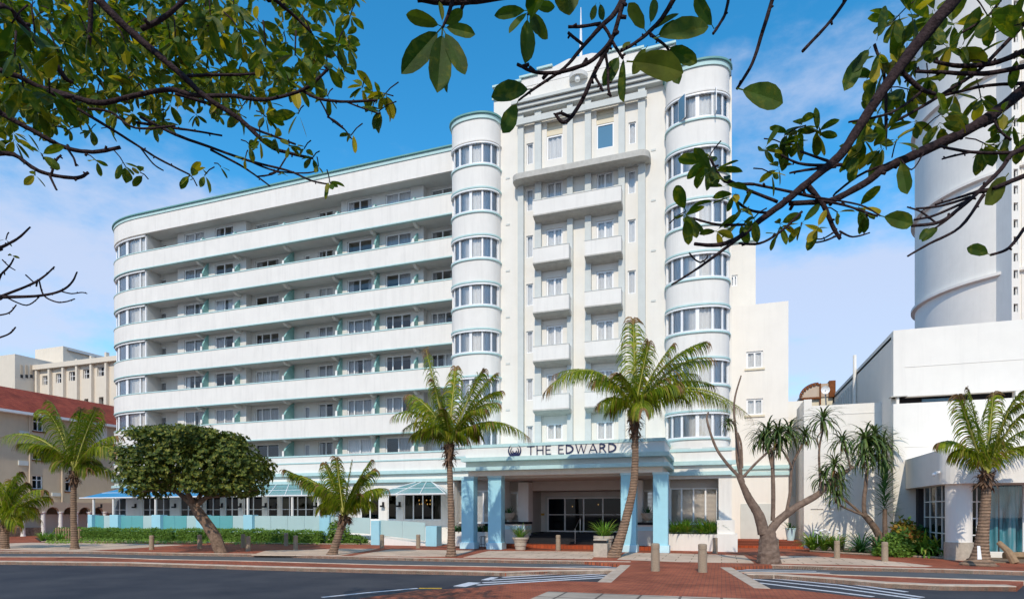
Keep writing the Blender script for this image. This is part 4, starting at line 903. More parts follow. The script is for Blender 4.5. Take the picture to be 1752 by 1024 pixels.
MB().box(xb2-.6, xb2+.4, Yc2+5.5, Yc2+13, ZP(108, 594, Yc2+5)-.3, ZP(108, 594, Yc2+5)-.1).box(xb2, xb2+.05, Yc2+8, Yc2+11, z2, z2+1.6).build('pipework', 'steel', bk)
# ------------------------------------------------------------------ red roofed building at the left
XR_ = -58.9; y0, y1 = 22, 64
rr_ = thing('red_roof_building', (XR_, 40, 0), 'beige building with red tiled roof and a white arched ground floor', 'building')
ze = ZX(0, 700, XR_); zrdg = 13.9
def sdw(u, z, d): return (XR_-d, u, z)
wn = [(57, 74.5, 738, 711), (56.5, 75, 787, 764), (55.5, 73, 836, 812), (112, 128, 840, 815), (112, 128, 790, 768)]
holes = [(YPX(a, XR_), YPX(b, XR_), ZX(b, c, XR_), ZX(a, d, XR_)) for a, b, c, d in wn]
MB().wall(y0, y1, 0, ze, holes, sdw, .3).build('wall', 'beige', rr_)
MB().box(XR_-1.5, XR_-1.4, y0, y1, 0, ze-.1).build('room_back', 'room', rr_)
for h in holes:
    m = MB(); 
    for u in (h[0], (h[0]+h[1])/2-.03, h[1]-.07): m.box(XR_-.2, XR_-.12, u, u+.07, h[2], h[3])
    for z in (h[2], h[2]+(h[3]-h[2])*.62, h[3]-.07): m.box(XR_-.19, XR_-.13, h[0], h[1], z, z+.07)
    f = m.build('window', 'frame', rr_); MB().quad((XR_-.16, h[0], h[2]), (XR_-.16, h[1], h[2]), (XR_-.16, h[1], h[3]), (XR_-.16, h[0], h[3])).build('pane', 'dglass', f)
    MB().box(XR_-.02, XR_+.1, h[0]-.1, h[1]+.1, h[2]-.12, h[2]-.01).build('sill', 'rust', f)
    c = MB(); n = 16; a0, a1 = h[0]+(h[1]-h[0])*.5, h[1]
    for i in range(n+1): u = a0+(a1-a0)*i/n; c.v += [(XR_-.3-.03*math.sin(i*1.4), u, h[2]), (XR_-.3-.03*math.sin(i*1.4), u, h[3])]
    for i in range(n): c.f.append((2*i, 2*i+2, 2*i+3, 2*i+1))
    c.build('curtain', 'curtain', f)
m = MB().extr([(XR_+.55, ze-.12), (XR_+.55, ze+.06), (XR_-4.4, zrdg), (XR_-4.4, zrdg-.15)], lambda x, z, t: (x, y0-1+(y1-y0+2)*t, z)); m.build('roof', 'roof', rr_)
MB().extr([(XR_-4.4, zrdg-.15), (XR_-4.4, zrdg), (XR_-10, ze), (XR_-10, ze-.2)], lambda x, z, t: (x, y0-1+(y1-y0+2)*t, z)).build('roof', 'roof', rr_)
MB().box(XR_+.5, XR_+.68, y0-1, y1+1, ze-.2, ze+.03).box(XR_-.01, XR_+.5, y0, y1, ze-.2, ze-.16).build('gutter', 'frame', rr_)
MB().box(XR_, XR_+.1, YPX(163.5, XR_), YPX(182, XR_), ZX(172, 757, XR_), ZX(172, 728, XR_)).build('white_panel', 'hall', rr_)
for a, b, c, d in ((32, 48, 743, 736), (31, 47.5, 795, 787), (89, 104, 799, 791), (88, 103, 848, 842)): MB().box(XR_, XR_+.12, YPX(a, XR_), YPX(b, XR_), ZX(a, c, XR_), ZX(a, d, XR_)).build('air_vent', 'grey', rr_)
for p in (49.5, 105): y = YPX(p, XR_); MB().tube([(XR_+.1, y, .3), (XR_+.1, y, ze-.2)], .07, 6).build('downpipe', 'beige', rr_)
# arcade: front wall with arches standing 1.6 m proud
XA_ = XR_+2.6; az = 3.05
m = MB(); zc = ZX(90, 858, XA_)
cen = [YPX(p, XA_) for p in (57, 91, 120, 146, 168)]; hw_ = (YPX(103, XA_)-YPX(76, XA_))/2
ys_ = [y0+4]; 
def ar(c, w): return [(c-w, 2.1)]+[(c-w*math.cos(q*math.pi/12), 2.1+(zc-.45-2.1)*math.sin(q*math.pi/12)) for q in range(1, 12)]+[(c+w, 2.1)]
poly = [(y0+6, 2.1)]
for c in cen: poly += ar(c, (hw_*.85))
poly += [(y1, 2.1), (y1, zc), (y0+6, zc)]
m.extr(poly, lambda y, z, t: (XA_-.35*t, y, z)); m.box(XR_, XA_-.36, y0+6, y1, zc-.2, zc-.02); m.build('arcade', 'beige', rr_)
for i in range(len(cen)+1):
    y = (cen[i]-hw_*1.12) if i < len(cen) else cen[-1]+hw_*1.1
    MB().lathe([(.24, 0), (.2, .15), (.17, 1.9), (.24, 2.05), (.24, 2.12)], (XA_-.17, y, 0.12), 14).build('arcade_column', 'hall', rr_)
MB().box(XA_-1.3, XA_-1.1, y0+6, y1, .1, 2.0).build('arcade_back', 'cream', rr_); MB().box(XA_-.5, XA_-.1, y0+3, cen[1]-hw_, .1, .85).build('stone_base', 'stone', rr_)
# ------------------------------------------------------------------ plants: strap leaf clumps
def blade(m, o, az, el, ln, wd, droop, seg=5, vfold=.0, tw=0):
    d = Vector((math.cos(az), math.sin(az), 0)); side = Vector((-d.y, d.x, 0)); p = Vector(o); e = el; pts = []; i0 = len(m.v)
    for k in range(seg+1):
        t = k/seg; w_ = wd*(math.sin(math.pi*min(1, .18+t*.82))**.7 if t < 1 else .02)
        m.v += [tuple(p-side*w_/2+Vector((0, 0, vfold*w_))), tuple(p+side*w_/2+Vector((0, 0, vfold*w_)))]
        p = p+(d*math.cos(e)+Vector((0, 0, math.sin(e))))*ln/seg; e -= droop/seg
    for k in range(seg): a = i0+2*k; m.f.append((a, a+1, a+3, a+2))
def clump(c, n, ln, wd, el=(.5, 1.4), droop=1.5, r=.05, rng=rnd, seg=5):
    m = MB()
    for i in range(n):
        a = rng.uniform(0, 2*math.pi); rr = r*rng.random()
        blade(m, (c[0]+rr*math.cos(a), c[1]+rr*math.sin(a), c[2]), a+rng.uniform(-.3, .3), rng.uniform(*el), ln*rng.uniform(.65, 1.1), wd*rng.uniform(.8, 1.2), droop*rng.uniform(.6, 1.3), seg)
    return m
def plant(name, c, n, ln, wd, mt, label, cat, group=None, el=(.75, 1.5), droop=1.35, r=.1, many=None):
    m = MB()
    for cc in (many or [c]): q = clump(cc, n, ln, wd, el, droop, r); b = len(m.v); m.v += q.v; m.f += [tuple(i+b for i in f) for f in q.f]
    return tag(m.build(name, mt, loc=c), label, cat, group)
# leaf cloud helper (small quads with a fold)
def leafquad(m, p, s, rng, asp=.5, nrm=None, dirv=None):
    d = dirv or Vector((rng.gauss(0, 1), rng.gauss(0, 1), rng.gauss(0, .7))).normalized()
    sd = d.cross(nrm if nrm else Vector((rng.gauss(0, 1), rng.gauss(0, 1), rng.gauss(0, 1)))).normalized()*s*asp/2
    q = p+d*s*.5; m.quad(p, q+sd, p+d*s, q-sd)
def hedge(px0, px1, Y, z0, z1, dep, label, i):
    x0, x1 = XP(px0, Y), XP(px1, Y); m = MB(); rng = random.Random(i); n = int((x1-x0)*900)
    m.box(x0+.12, x1-.12, Y+.15, Y+dep-.1, z0, z1-.14)
    for _ in range(n):
        u = rng.random(); 
        if u < .5: p = Vector((rng.uniform(x0, x1), Y+rng.uniform(-.05, .14), rng.uniform(z0, z1)))
        elif u < .85: p = Vector((rng.uniform(x0, x1), rng.uniform(Y, Y+dep), z1+rng.uniform(-.1, .07)))
        else: p = Vector((x0+rng.uniform(-.05, .1) if rng.random() < .5 else x1+rng.uniform(-.1, .05), rng.uniform(Y, Y+dep), rng.uniform(z0, z1)))
        p.z += .05*math.sin(p.x*3.1+i)
        leafquad(m, p, rng.uniform(.07, .13), rng, .6, nrm=Vector((rng.gauss(0, .6), -1+rng.gauss(0, .5), .7+rng.gauss(0, .5))))
    tag(m.build('hedge', 'hedge', loc=((x0+x1)/2, Y+dep/2, z0)), label, 'hedge', 'clipped hedge sections before the terrace')
hedge(93, 260, 32.1, .15, .92, .75, 'longest clipped green hedge, before the left end of the terrace balustrade', 1)
hedge(265, 292, 32.0, .15, .9, .7, 'shortest clipped green hedge block, left of the leaning trunk and right of a blue pier', 2)
hedge(299, 376, 32.1, .15, .94, .75, 'clipped green hedge section directly behind the leaning trunk of the spreading tree', 3)
hedge(379, 447, 32.1, .15, .94, .75, 'clipped green hedge section just right of the leaning trunk', 4)
hedge(450, 546, 32.1, .15, .9, .7, 'looser darker hedge section ending left of the short palm', 5)
m = MB(); rng = random.Random(3)
for _ in range(6500):
    x = rng.uniform(80, 548); y = rng.uniform(919.5, 929.5 if x < 400 else 930.5); p = G(x, y, .14); p.z += rng.uniform(0, .13)
    leafquad(m, p, rng.uniform(.09, .17), rng, .5, nrm=Vector((rng.gauss(0, .5), -.6, 1)))
tag(m.build('ground_cover', 'gcover'), 'bright green low ground cover along the edge of the hedge bed', 'ground cover', kind='stuff')
cl = 'strap_leaf_plant'
q = G(80, 925, .15); plant(cl, q, 60, .95, .06, 'strap', 'yellow green strap-leaved plant beside the small wooden fence', 'plant', many=[q+Vector((-.9, .3, 0)), q+Vector((0, .2, 0)), q+Vector((.9, .3, 0))])
zs = zpr-.15
plant(cl, Vector((XP(1166, 33.2), 33.2, zs)), 120, 1.15, .06, 'strap', 'leafy agapanthus clump in the right planter, next to the end blue column', 'plant', 'agapanthus in the right planter', el=(.7, 1.5), droop=1.1, many=[Vector((XP(p, 33.2), 33.2, zs)) for p in (1155, 1166, 1174)])
plant(cl, Vector((XP(1212, 33.2), 33.2, zs)), 120, 1.15, .06, 'strap', 'leafy agapanthus clump in the right planter, next to the white corner plinth', 'plant', 'agapanthus in the right planter', el=(.7, 1.5), droop=1.1, many=[Vector((XP(p, 33.2), 33.2, zs)) for p in (1202, 1212, 1219)])
m = MB()
for _ in range(1500): leafquad(m, Vector((rnd.uniform(XP(1146, 32.9), XP(1225, 32.9)), rnd.uniform(32.82, 33.1), zpr-.12+rnd.uniform(0, .22))), rnd.uniform(.05, .09), rnd, .6)
tag(m.build('trailing_plant', 'silver', loc=(XP(1190, 33), 33, zpr-.1)), 'silvery trailing ground plant along the rim of the right planter', 'plant')
for p, lb in ((784, 'dark green plant in the left planter, left of the first blue column'), (826, 'dark green plant in the left planter, between the two left blue columns')):
    c = Vector((XP(p, 33.3), 33.3, zpl-.1)); plant('leafy_plant', c, 55, .7, .10, 'yucca', lb, 'plant', many=[c+Vector((-.25, 0, 0)), c+Vector((.3, 0, 0))])
# potted plants
def pot(c, r, h, label, cat, leaves, kind='urn', mt='pot', lf='strap', grp=None, fl=.45, fw=.045, nleaf=55, el=(.6, 1.5), dr=1.1):
    t = thing('potted_plant', c, label, cat, grp)
    prof = {'urn': [(r*.45, 0), (r*.5, h*.08), (r*.42, h*.16), (r*.78, h*.45), (r*.92, h*.8), (r, h*.84), (r*1.02, h*.98), (r*.9, h), (r*.85, h*.88)],
            'tub': [(r*.62, 0), (r*.66, h*.04), (r*.70, h*.3), (r*.76, h*.33), (r*.80, h*.62), (r*.86, h*.66), (r*.92, h*.8), (r*1.04, h*.86), (r*1.04, h), (r*.92, h), (r*.9, h*.86)],
            'taper': [(r*.62, 0), (r*.95, h*.9), (r, h*.92), (r, h), (r*.9, h), (r*.88, h*.85)]}[kind]
    MB().lathe(prof, c, 28).build('pot', mt, t, smooth=False); MB().lathe([(r*.88, h*.9), (.02, h*.93)], c, 20).build('soil', 'soil', t)
    clump((c[0], c[1], c[2]+h*.88), nleaf, fl, fw, el, dr, r*.5).build('leaves', lf, t); return t
c = G(890.5, 940, .12); pot((c.x, c.y, .12), .42, .68, 'wide cream stone tub of strap leaves standing before the second blue column', 'potted plant', 1, 'tub', fl=.95, nleaf=80, el=(.8, 1.5))
c = G(1031, 946, .12); pot((c.x, c.y+.3, .12), .48, .85, 'cream stone tub of strap leaves behind the litter bin at the curved palm', 'potted plant', 1, 'tub', fl=1.1, nleaf=120, el=(.8, 1.5))
pot((XP(871.5, 33.75), 33.75, 1.57), .36, .52, 'stone urn with a small spiky plant on the left ledge of the portico', 'potted plant', 1, 'urn', lf='yucca', fl=.5, nleaf=30, dr=.3)
pot((XP(1108, 33.75), 33.75, 1.57), .36, .52, 'stone urn with a small spiky plant on the right ledge of the portico', 'potted plant', 1, 'urn', lf='yucca', fl=.5, nleaf=26, dr=.3)
pot((XP(1352.5, 38.5), 38.5, .495), .30, .72, 'pale blue tapered pot with a spiky plant on the side steps', 'potted plant', 1, 'taper', mt='bluep', lf='yucca', fl=.75, nleaf=40, fw=.05, el=(.2, 1.4))
# bollards
def bollard(label):
    t = thing('bollard', (0, 0, 0), label, 'bollard', 'stone aggregate bollards along the pavement')
    MB().lathe([(.118, 0), (.116, .02), (.110, .60), (.110, .605)], (0, 0, 0), 20).build('shaft', 'concrete', t)
    MB().lathe([(.100, .60), (.100, .625)], (0, 0, 0), 20).build('groove', 'concrete', t)
    MB().lathe([(.112, .625), (.112, .735), (.10, .765), (.06, .775)], (0, 0, 0), 20).build('cap', 'concrete', t); return t
bl = [(259.5, 939.7, 1, 'bollard standing left of the leaning tree on the beige paving, before the short hedge block'), (341.6, 937.7, 1, 'bollard immediately left of the leaning tree trunk'), (416, 936, 1, 'darker bollard at the hedge, hidden partly by its paler neighbour right of the leaning tree'), (424.6, 942, 1, 'pale bollard just right of the leaning tree trunk, in front of a darker one'),
 (489.5, 932.7, 1, 'bollard closest to the hedge of the pair left of the short palm'), (505.8, 939.7, 1, 'front bollard of the pair left of the short palm'), (653.6, 937, 1, 'bollard in front of the blue pier at the top of the ramp'), (715.6, 937, 1, 'bollard left of the low blue pier at the foot of the ramp'), (955, 940.7, 1.06, 'bollard standing in front of the entrance steps'),
 (1121.3, 976, 1.22, 'large front bollard on the brick crossing, nearest the end blue column'), (1202, 978, 1.22, 'large front bollard on the brick crossing, right one of the near pair'), (1223.6, 945.8, 1, 'bollard before the white plinth right of the planter'), (1328, 948.8, 1, 'bollard half hidden behind the forked aloe trunk'),
 (1432, 954.3, 1, 'front bollard before the strap leaf clump at the white wall corner'), (1439.5, 943, 1, 'rear bollard before the strap leaf clump at the white wall corner'), (1497, 944, 1, 'rear bollard left of the round green bush'), (1513.8, 959.5, 1.03, 'front bollard beside the round green bush'), (1563.7, 948.5, 1, 'bollard between the croton bush and the arching blade plant')]
proto = bollard(bl[0][3])
for i, (x, y, s_, lb) in enumerate(bl):
    o = proto if i == 0 else copy_tree(proto); p = G(x, y, .12); o.location = (p.x, p.y, .115); o.scale = (s_*1.05, s_*1.05, s_); o.rotation_euler.z = i*.7; o['label'] = lb
# litter bin, metal stand, wood fence, log, notice, sign
c = G(1027, 952.8, .12); bn = thing('litter_bin', c, 'square beige litter bin with a dark top opening at the foot of the curved palm', 'bin')
a_ = .31; x, y = c.x, c.y+.3
MB().box(x-a_, x+a_, y-a_, y+a_, .12, .74).build('body', 'pot', bn, bevel=.02); MB().box(x-a_+.04, x+a_-.04, y-a_+.04, y+a_-.04, .74, .86).build('opening', 'black', bn)
MB().box(x-a_, x+a_, y-a_, y+a_, .86, .93).build('lid', 'pot', bn, bevel=.02)
c = G(824.5, 937.7, .12); sg = MB(); x, y = c.x, c.y+.15
for dx in (-.14, .14):
    for dy in (-.12, .12): sg.tube([(x+dx*1.25, y+dy*1.3, .12), (x+dx*.8, y+dy*.6, .55), (x+dx, y+dy, .78)], .014, 6)
sg.tube([(x-.14, y-.12, .78), (x+.14, y-.12, .78), (x+.14, y+.12, .78), (x-.14, y+.12, .78), (x-.14, y-.12, .78)], .014, 6); sg.tube([(x-.13, y-.1, .35), (x+.13, y-.1, .35)], .012, 6)
tag(sg.build('metal_stand', 'black', loc=(x, y, .12)), 'small black wrought metal stand between the two left blue columns', 'stand')
c = G(98, 924, .15); wf = thing('wooden_fence', c, 'short weathered wooden picket fence behind the left end of the hedge', 'fence')
for i in range(10): x = c.x-1.1+i*.26; MB().box(x, x+.1, c.y+.6+.0, c.y+.65, .12, 1.05+.05*math.sin(i*2)).build('picket', 'wood', wf)
MB().box(c.x-1.15, c.x+1.45, c.y+.655, c.y+.7, .85, .93).box(c.x-1.15, c.x+1.45, c.y+.655, c.y+.7, .35, .43).build('rail', 'wood', wf)
c = G(1737, 962, .15); tag(MB().tube([c+Vector((-.35, .5, .75)), c+Vector((-.15, .15, .4)), c+Vector((0, 0, -.02))], [.10, .13, .15], 10, jit=.12).build('log', 'wood', loc=c), 'upright cut log leaning in the bed right of the thick palm', 'log')
c = G(1752, 957, .15); tag(MB().tube([c+Vector((-.6, .2, .15)), c+Vector((1.6, .5, .2))], [.16, .14], 10, jit=.1).build('log', 'wood', loc=c), 'cut log lying in the bed at the right edge', 'log')
rng = random.Random(9)
for (x, y, r, lb) in ((1735, 930, .34, 'larger pale boulder in the bed at the right edge'), (1716, 926, .2, 'smaller pale boulder among the plants at the right edge')):
    c = G(x, y+14, .15)+Vector((0, .6, .5)); m = MB()
    for j in range(7):
        th = math.pi*j/6
        for q in range(10): ph = 2*math.pi*q/10; rr = r*rng.uniform(.82, 1.1); m.v.append((c.x+rr*1.3*math.sin(th)*math.cos(ph), c.y+rr*math.sin(th)*math.sin(ph), c.z+rr*.7*math.cos(th)))
    for j in range(6):
        for q in range(10): a = j*10+q; b = j*10+(q+1) % 10; m.f.append((a, b, b+10, a+10))
    tag(m.build('boulder', 'curtain', loc=(c.x, c.y, c.z-r*.6), smooth=False), lb, 'boulder')
m = MB(); c = G(1740, 940, .15)
for _ in range(1): m.lathe([(2.4, -.1), (1.9, .22), (1.0, .42), (.1, .5)], (c.x+.6, c.y+1.2, .1), 20)
tag(m.build('rock_mound', 'stone'), kind='structure')
# bed plants at the right wall
def P2(px, py, z=.16): return G(px, py, z)
c = P2(1412, 942); fp = plant(cl, c, 90, 1.25, .085, 'strap', 'flowering strap leaf clump at the corner of the low white wall', 'plant', many=[c+Vector((dx, .3, 0)) for dx in (-.55, 0, .5)])
for _ in range(11):
    p = c+Vector((rnd.uniform(-.5, .7), rnd.uniform(-.3, .3), rnd.uniform(.85, 1.1))); m = MB(); m.tube([p+Vector((0, 0, -.5)), p], .008, 4)
    m.lathe([(.01, -.04), (.07, -.02), (.09, .02), (.05, .06), (.01, .07)], p, 7); m.build('flower_head', 'curtain', fp)
c = P2(1487, 945); plant('blade_plant', c, 110, 1.4, .06, 'yucca', 'spiky dark green plant under the leaning aloe stem', 'plant', el=(.1, 1.4), droop=1.3, many=[c+Vector((-.3, .3, 0)), c+Vector((.5, .4, 0))])
c = P2(1606, 951); plant('blade_plant', c, 100, 1.5, .1, 'strap', 'arching broad bladed plant beside the round white column', 'plant', el=(.2, 1.4), droop=1.6, many=[c+Vector((-.5, .2, 0)), c+Vector((.1, .3, 0))])
def bush(name, c, rx, ry, rz, n, s, mt, lb, cat='shrub', seed=1):
    rng = random.Random(seed); m = MB(); lob = [(Vector((rng.gauss(0, 1), rng.gauss(0, 1), rng.gauss(0, 1))).normalized(), rng.uniform(.1, .3)) for _ in range(14)]
    for _ in range(n):
        d = Vector((rng.gauss(0, 1), rng.gauss(0, 1), abs(rng.gauss(0, 1)))).normalized(); k = 1+sum(a*max(0, d.dot(v)-.75)*3 for v, a in lob)-.12; k *= rng.uniform(.72, 1)
        leafquad(m, c+Vector((d.x*rx*k, d.y*ry*k, d.z*rz*k)), s*rng.uniform(.7, 1.2), rng, .55, nrm=d+Vector((rng.gauss(0, .5), rng.gauss(0, .5), rng.gauss(0, .5))))
    return tag(m.build(name, mt, loc=c), lb, cat)
bush('round_bush', P2(1534, 951)+Vector((0, .5, 0)), .72, .65, 1.1, 3400, .15, 'hedge', 'rounded bright green bush between two bollards', seed=2)
bush('croton_bush', P2(1557, 949)+Vector((0, .6, 0)), .95, .7, 1.55, 1500, .24, 'croton', 'yellow and red leaved croton bush behind the round green bush', seed=3)
bush('dark_bush', P2(1585, 948)+Vector((0, .6, 0)), .9, .7, 1.35, 1300, .24, 'yucca', 'dark leaved bush between the croton and the grid window', seed=4)
bush('leafy_bush', P2(1708, 950)+Vector((0, .9, .2)), 1.0, .6, 1.0, 1900, .2, 'gcover', 'light green leafy bush right of the thick palm', seed=5)
c = P2(1738, 944)+Vector((0, .8, .3)); plant('blade_plant', c, 60, 1.0, .06, 'yucca', 'dark spiky plant by the boulders at the right edge', 'plant')
bush('leafy_bush', G(566, 930, .15)+Vector((0, .9, 0)), .85, .6, 1.55, 1500, .2, 'hedge', 'leafy bush behind the short palm at the end of the hedge', seed=6)
bush('leafy_bush', G(600, 930, .15)+Vector((0, .5, 0)), .8, .5, .6, 900, .16, 'hedge', 'low leafy bush right of the short palm', seed=8)
# ------------------------------------------------------------------ palms
def frond(mb_l, mb_r, C, Tp, arch, rng, ll=.62, n=46, hang=1.35, upv=None, mb_dry=None, sweep=0):
    C = Vector(C); Tp = Vector(Tp); L_ = (Tp-C).length; mid = (C+Tp)/2+Vector((0, 0, 1))*arch*L_ + (upv or Vector((0, 0, 0)))
    def P(t): return C*(1-t)**2+mid*2*t*(1-t)+Tp*t*t
    hz = Vector((Tp.x-C.x, Tp.y-C.y, 0))
    if hz.length < .3: hz = Vector((rng.gauss(0, 1), rng.gauss(0, 1), 0))
    sd0 = hz.normalized().cross(Vector((0, 0, 1))); roll = rng.uniform(-.55, .55)
    pts = [P(i/12) for i in range(13)]; mb_r.tube(pts, [.045*(1-i/12.5)*max(.6, L_/3)+.006 for i in range(13)], 5)
    for i in range(n):
        t = .10+.9*(i+.5)/n; p = P(t); tg = (P(min(1, t+.02))-P(t-.02)).normalized(); sd = (sd0-tg*sd0.dot(tg)).normalized(); up = sd.cross(tg).normalized()
        cr, sr = math.cos(roll), math.sin(roll); sd, up = sd*cr+up*sr, up*cr-sd*sr
        l = ll*1.4*(math.sin(math.pi*(.10+.80*t))**.55)*rng.uniform(.85, 1.12)
        for s in (-1, 1):
            fwd = .35+1.0*t; d = (sd*s*1.0+tg*fwd+up*rng.uniform(.0, .3)).normalized(); w_ = .021*rng.uniform(.8, 1.2)
            nn = d.cross(up).normalized()
            q = p; e = d; i0 = len(mb_l.v); sgm = 5; tgt = mb_l
            if mb_dry is not None and (t > .93 or rng.random() < .035): tgt = mb_dry; i0 = len(tgt.v)
            wn = tg*w_
            for k in range(sgm+1):
                ww = w_*(1-(k/sgm)**2)+.003; side = tg.cross(e)
                wv = e.cross(up); wv = wv.normalized() if wv.length > .05 else tg
                tgt.v += [tuple(q-wv*ww), tuple(q+wv*ww)]
                q = q+e*l/sgm; e = (e+Vector((0, 0, -hang*rng.uniform(.35, .7)))).normalized()
            for k in range(sgm): a = i0+2*k; tgt.f.append((a, a+1, a+3, a+2))
def palm(base, path, r0, r1, tips, fwd, label, seed, ll=.62, husk=True, flare=1.5, skirt=0, zoff=.12, dz=.9, n=46):
    """path: list of pixels up the trunk, crown last; tips: (px,py,arch[,depth])"""
    rng = random.Random(seed); b = G(base[0], base[1], .12); f = FW(b.x, b.y); pts = [b]+[AT(x, y, f) for x, y in path]
    # subdivide
    fine = []
    for i in range(len(pts)-1):
        p0, p1, p2, p3 = pts[max(0, i-1)], pts[i], pts[i+1], pts[min(len(pts)-1, i+2)]
        for k in range(8):
            t = k/8; fine.append(.5*((2*p1)+(-p0+p2)*t+(2*p0-5*p1+4*p2-p3)*t*t+(-p0+3*p1-3*p2+p3)*t**3))
    fine.append(pts[-1]); N_ = len(fine); fine2 = []; rad = []
    m_ = max(2, N_*3)
    for i in range(m_):
        s = i/(m_-1)*(N_-1); k = min(int(s), N_-2); fine2.append(fine[k].lerp(fine[k+1], s-k)); t = i/(m_-1)
        rad.append((r0+(r1-r0)*min(1, t*1.3))*(1+(flare-1)*math.exp(-t*14))*(1+.05*(i % 2)))
    t_ = thing('palm_tree', b, label, 'palm tree', 'palm trees along the pavement')
    fine2[0] = fine2[0]-Vector((0, 0, .1))
    MB().tube(fine2, rad, 14, jit=.04, rng=rng).build('trunk', 'bark', t_)
    C = fine2[-1]; lf, rb_, dr = MB(), MB(), MB()
    for tp in tips:
        x, y, ar = tp[:3]; dd = tp[3] if len(tp) > 3 else rng.uniform(-dz, dz)
        frond(lf, rb_, C+Vector((rng.uniform(-.08, .08), rng.uniform(-.08, .08), rng.uniform(-.1, .15))), AT(x, y, f+dd), ar, rng, ll, n=int(n*1.35), mb_dry=dr)
    multi('crown', [(lf, 'frond'), (rb_, 'rachis'), (dr, 'dry')], t_)
    if husk:
        h = MB(); L_ = (fine[-1]-fine[0]).length
        for i in range(150):
            s = rng.random()**1.2; p = C.lerp(fine2[int(len(fine2)*.80)], s) if len(fine2) > 5 else C; a = rng.uniform(0, 6.28)
            o = p+Vector((math.cos(a), math.sin(a), 0))*r1*.8
            blade(h, o, a, rng.uniform(-1.2, 1.1), rng.uniform(.2, .55), .085, rng.uniform(.3, 1.9), 4)
        h.tube([fine2[int(len(fine2)*.84)], C], [r1*1.15, r1*1.9], 10, jit=.22, rng=rng)
        for i in range(skirt):
            a = rng.uniform(0, 6.28); blade(h, C+Vector((math.cos(a), math.sin(a), 0))*.15, a, rng.uniform(-1.0, .2), rng.uniform(.7, 1.2), .05, 1.4, 5)
        h.build('husk', 'husk' if not skirt else 'dry', t_)
    return t_
palm((8, 938), [(8, 915), (9, 893)], .21, .19, [(75, 838, .35), (84, 850, .3), (60, 868, .3), (-30, 830, .3), (-60, 850, .4), (20, 822, .1), (45, 826, .25), (-10, 818, .1), (-50, 880, .5), (70, 890, .5), (30, 900, .6), (34, 808, .3)], 30, 'short stout palm cut by the left edge of the picture', 11, flare=1.2)
palm((128, 938.5), [(126, 890), (126, 845), (127, 805)], .165, .13, [(2, 748, .38), (72, 700, .38), (88, 688, .25), (165, 698, .12), (140, 700, .1), (200, 745, .28), (196, 760, .35), (205, 822, .55, .8), (60, 765, .45), (95, 790, .55), (170, 790, .45), (30, 760, .35), (150, 800, .5), (175, 720, .2), (70, 780, .4), (200, 775, .5)], 30, 'tall palm in front of the beige red roofed building', 12, ll=.75, flare=1.5)
palm((569, 948), [(576, 925), (584, 900), (590, 882)], .19, .16, [(487, 803, .15), (500, 812, .25), (575, 783, .02), (556, 792, .06), (634, 788, .2), (640, 803, .22), (648, 838, .4), (662, 836, .35), (545, 830, .3), (520, 822, .25), (602, 788, .04), (618, 815, .2), (560, 850, .5), (548, 870, .6), (625, 862, .5), (640, 860, .4), (612, 845, .2),], 30, 'short leaning palm with a rough trunk before the terrace', 13, ll=.6, flare=1.6, dz=.6, n=46)
palm((600, 924), [(601, 905), (604, 884)], .10, .09, [(655, 868, .4), (650, 850, .35), (560, 850, .3), (628, 845, .2), (640, 880, .6), (590, 845, .1), (565, 875, .5), (612, 842, .1), (635, 862, .4), (575, 860, .4)], 32, 'slim palm with a drooping brown skirt just behind the short leaning palm', 14, skirt=110, flare=1.1)
palm((772, 951), [(772, 880), (770, 820), (768, 760)], .165, .125, [(729, 598, -.05), (672, 712, .5), (690, 735, .55), (706, 746, .5), (705, 690, .35), (780, 628, .05), (828, 632, .12), (848, 640, .18), (856, 670, .28), (852, 690, .35), (800, 752, .6, -.8), (905, 748, .45), (880, 735, .4, .6), (830, 700, .35), (700, 675, .25), (760, 700, .2, -1.2), (726, 740, .6), (820, 745, .6), (740, 650, .1)], 28, 'tall straight palm left of the blue columned portico', 15, ll=.62, flare=1.6, n=46)
palm((1050, 952.5), [(1066, 905), (1083, 835), (1087, 770), (1085, 700)], .225, .14, [(936, 668, .62), (950, 640, .4), (1083, 545, -.02), (1110, 585, .02), (1208, 585, .25), (1215, 612, .3), (1284, 712, .42), (1266, 700, .35), (1180, 690, .6, -.8), (1130, 700, .7, -1), (1060, 640, .15), (1020, 650, .3), (1190, 640, .3), (1150, 590, .1), (1025, 690, .5), (1220, 660, .35), (1160, 660, .35), (1100, 700, .6, -1.2), (1045, 700, .6), (1240, 690, .35)], 27, 'large palm with a curved trunk in front of the portico', 16, ll=.78, flare=1.7, n=46)
palm((1676, 966), [(1682, 905), (1687, 850), (1686, 810)], .23, .14, [(1607, 758, .45), (1640, 676, .05), (1655, 664, .12), (1752, 668, .35), (1768, 700, .35), (1775, 735, .35), (1765, 765, .35), (1628, 775, .5), (1725, 760, .5), (1700, 672, .1), (1745, 690, .4)], 24, 'palm with a flared grey base and a white paper notice at the right edge', 17, ll=.54, flare=2.9, n=44)
c = G(1679, 966, .12); fw_ = FW(c.x, c.y); a, b, d, e = AT(1672, 933, fw_-.72), AT(1677, 933, fw_-.72), AT(1680, 956, fw_-.78), AT(1672.5, 956, fw_-.78); 
tag(MB().quad(a, b, d, e).quad(a+Vector((0, .012, 0)), e+Vector((0, .012, 0)), d+Vector((0, .012, 0)), b+Vector((0, .012, 0))).build('notice', 'frame', loc=a), 'narrow white paper notice fixed low on the rightmost palm trunk', 'notice')
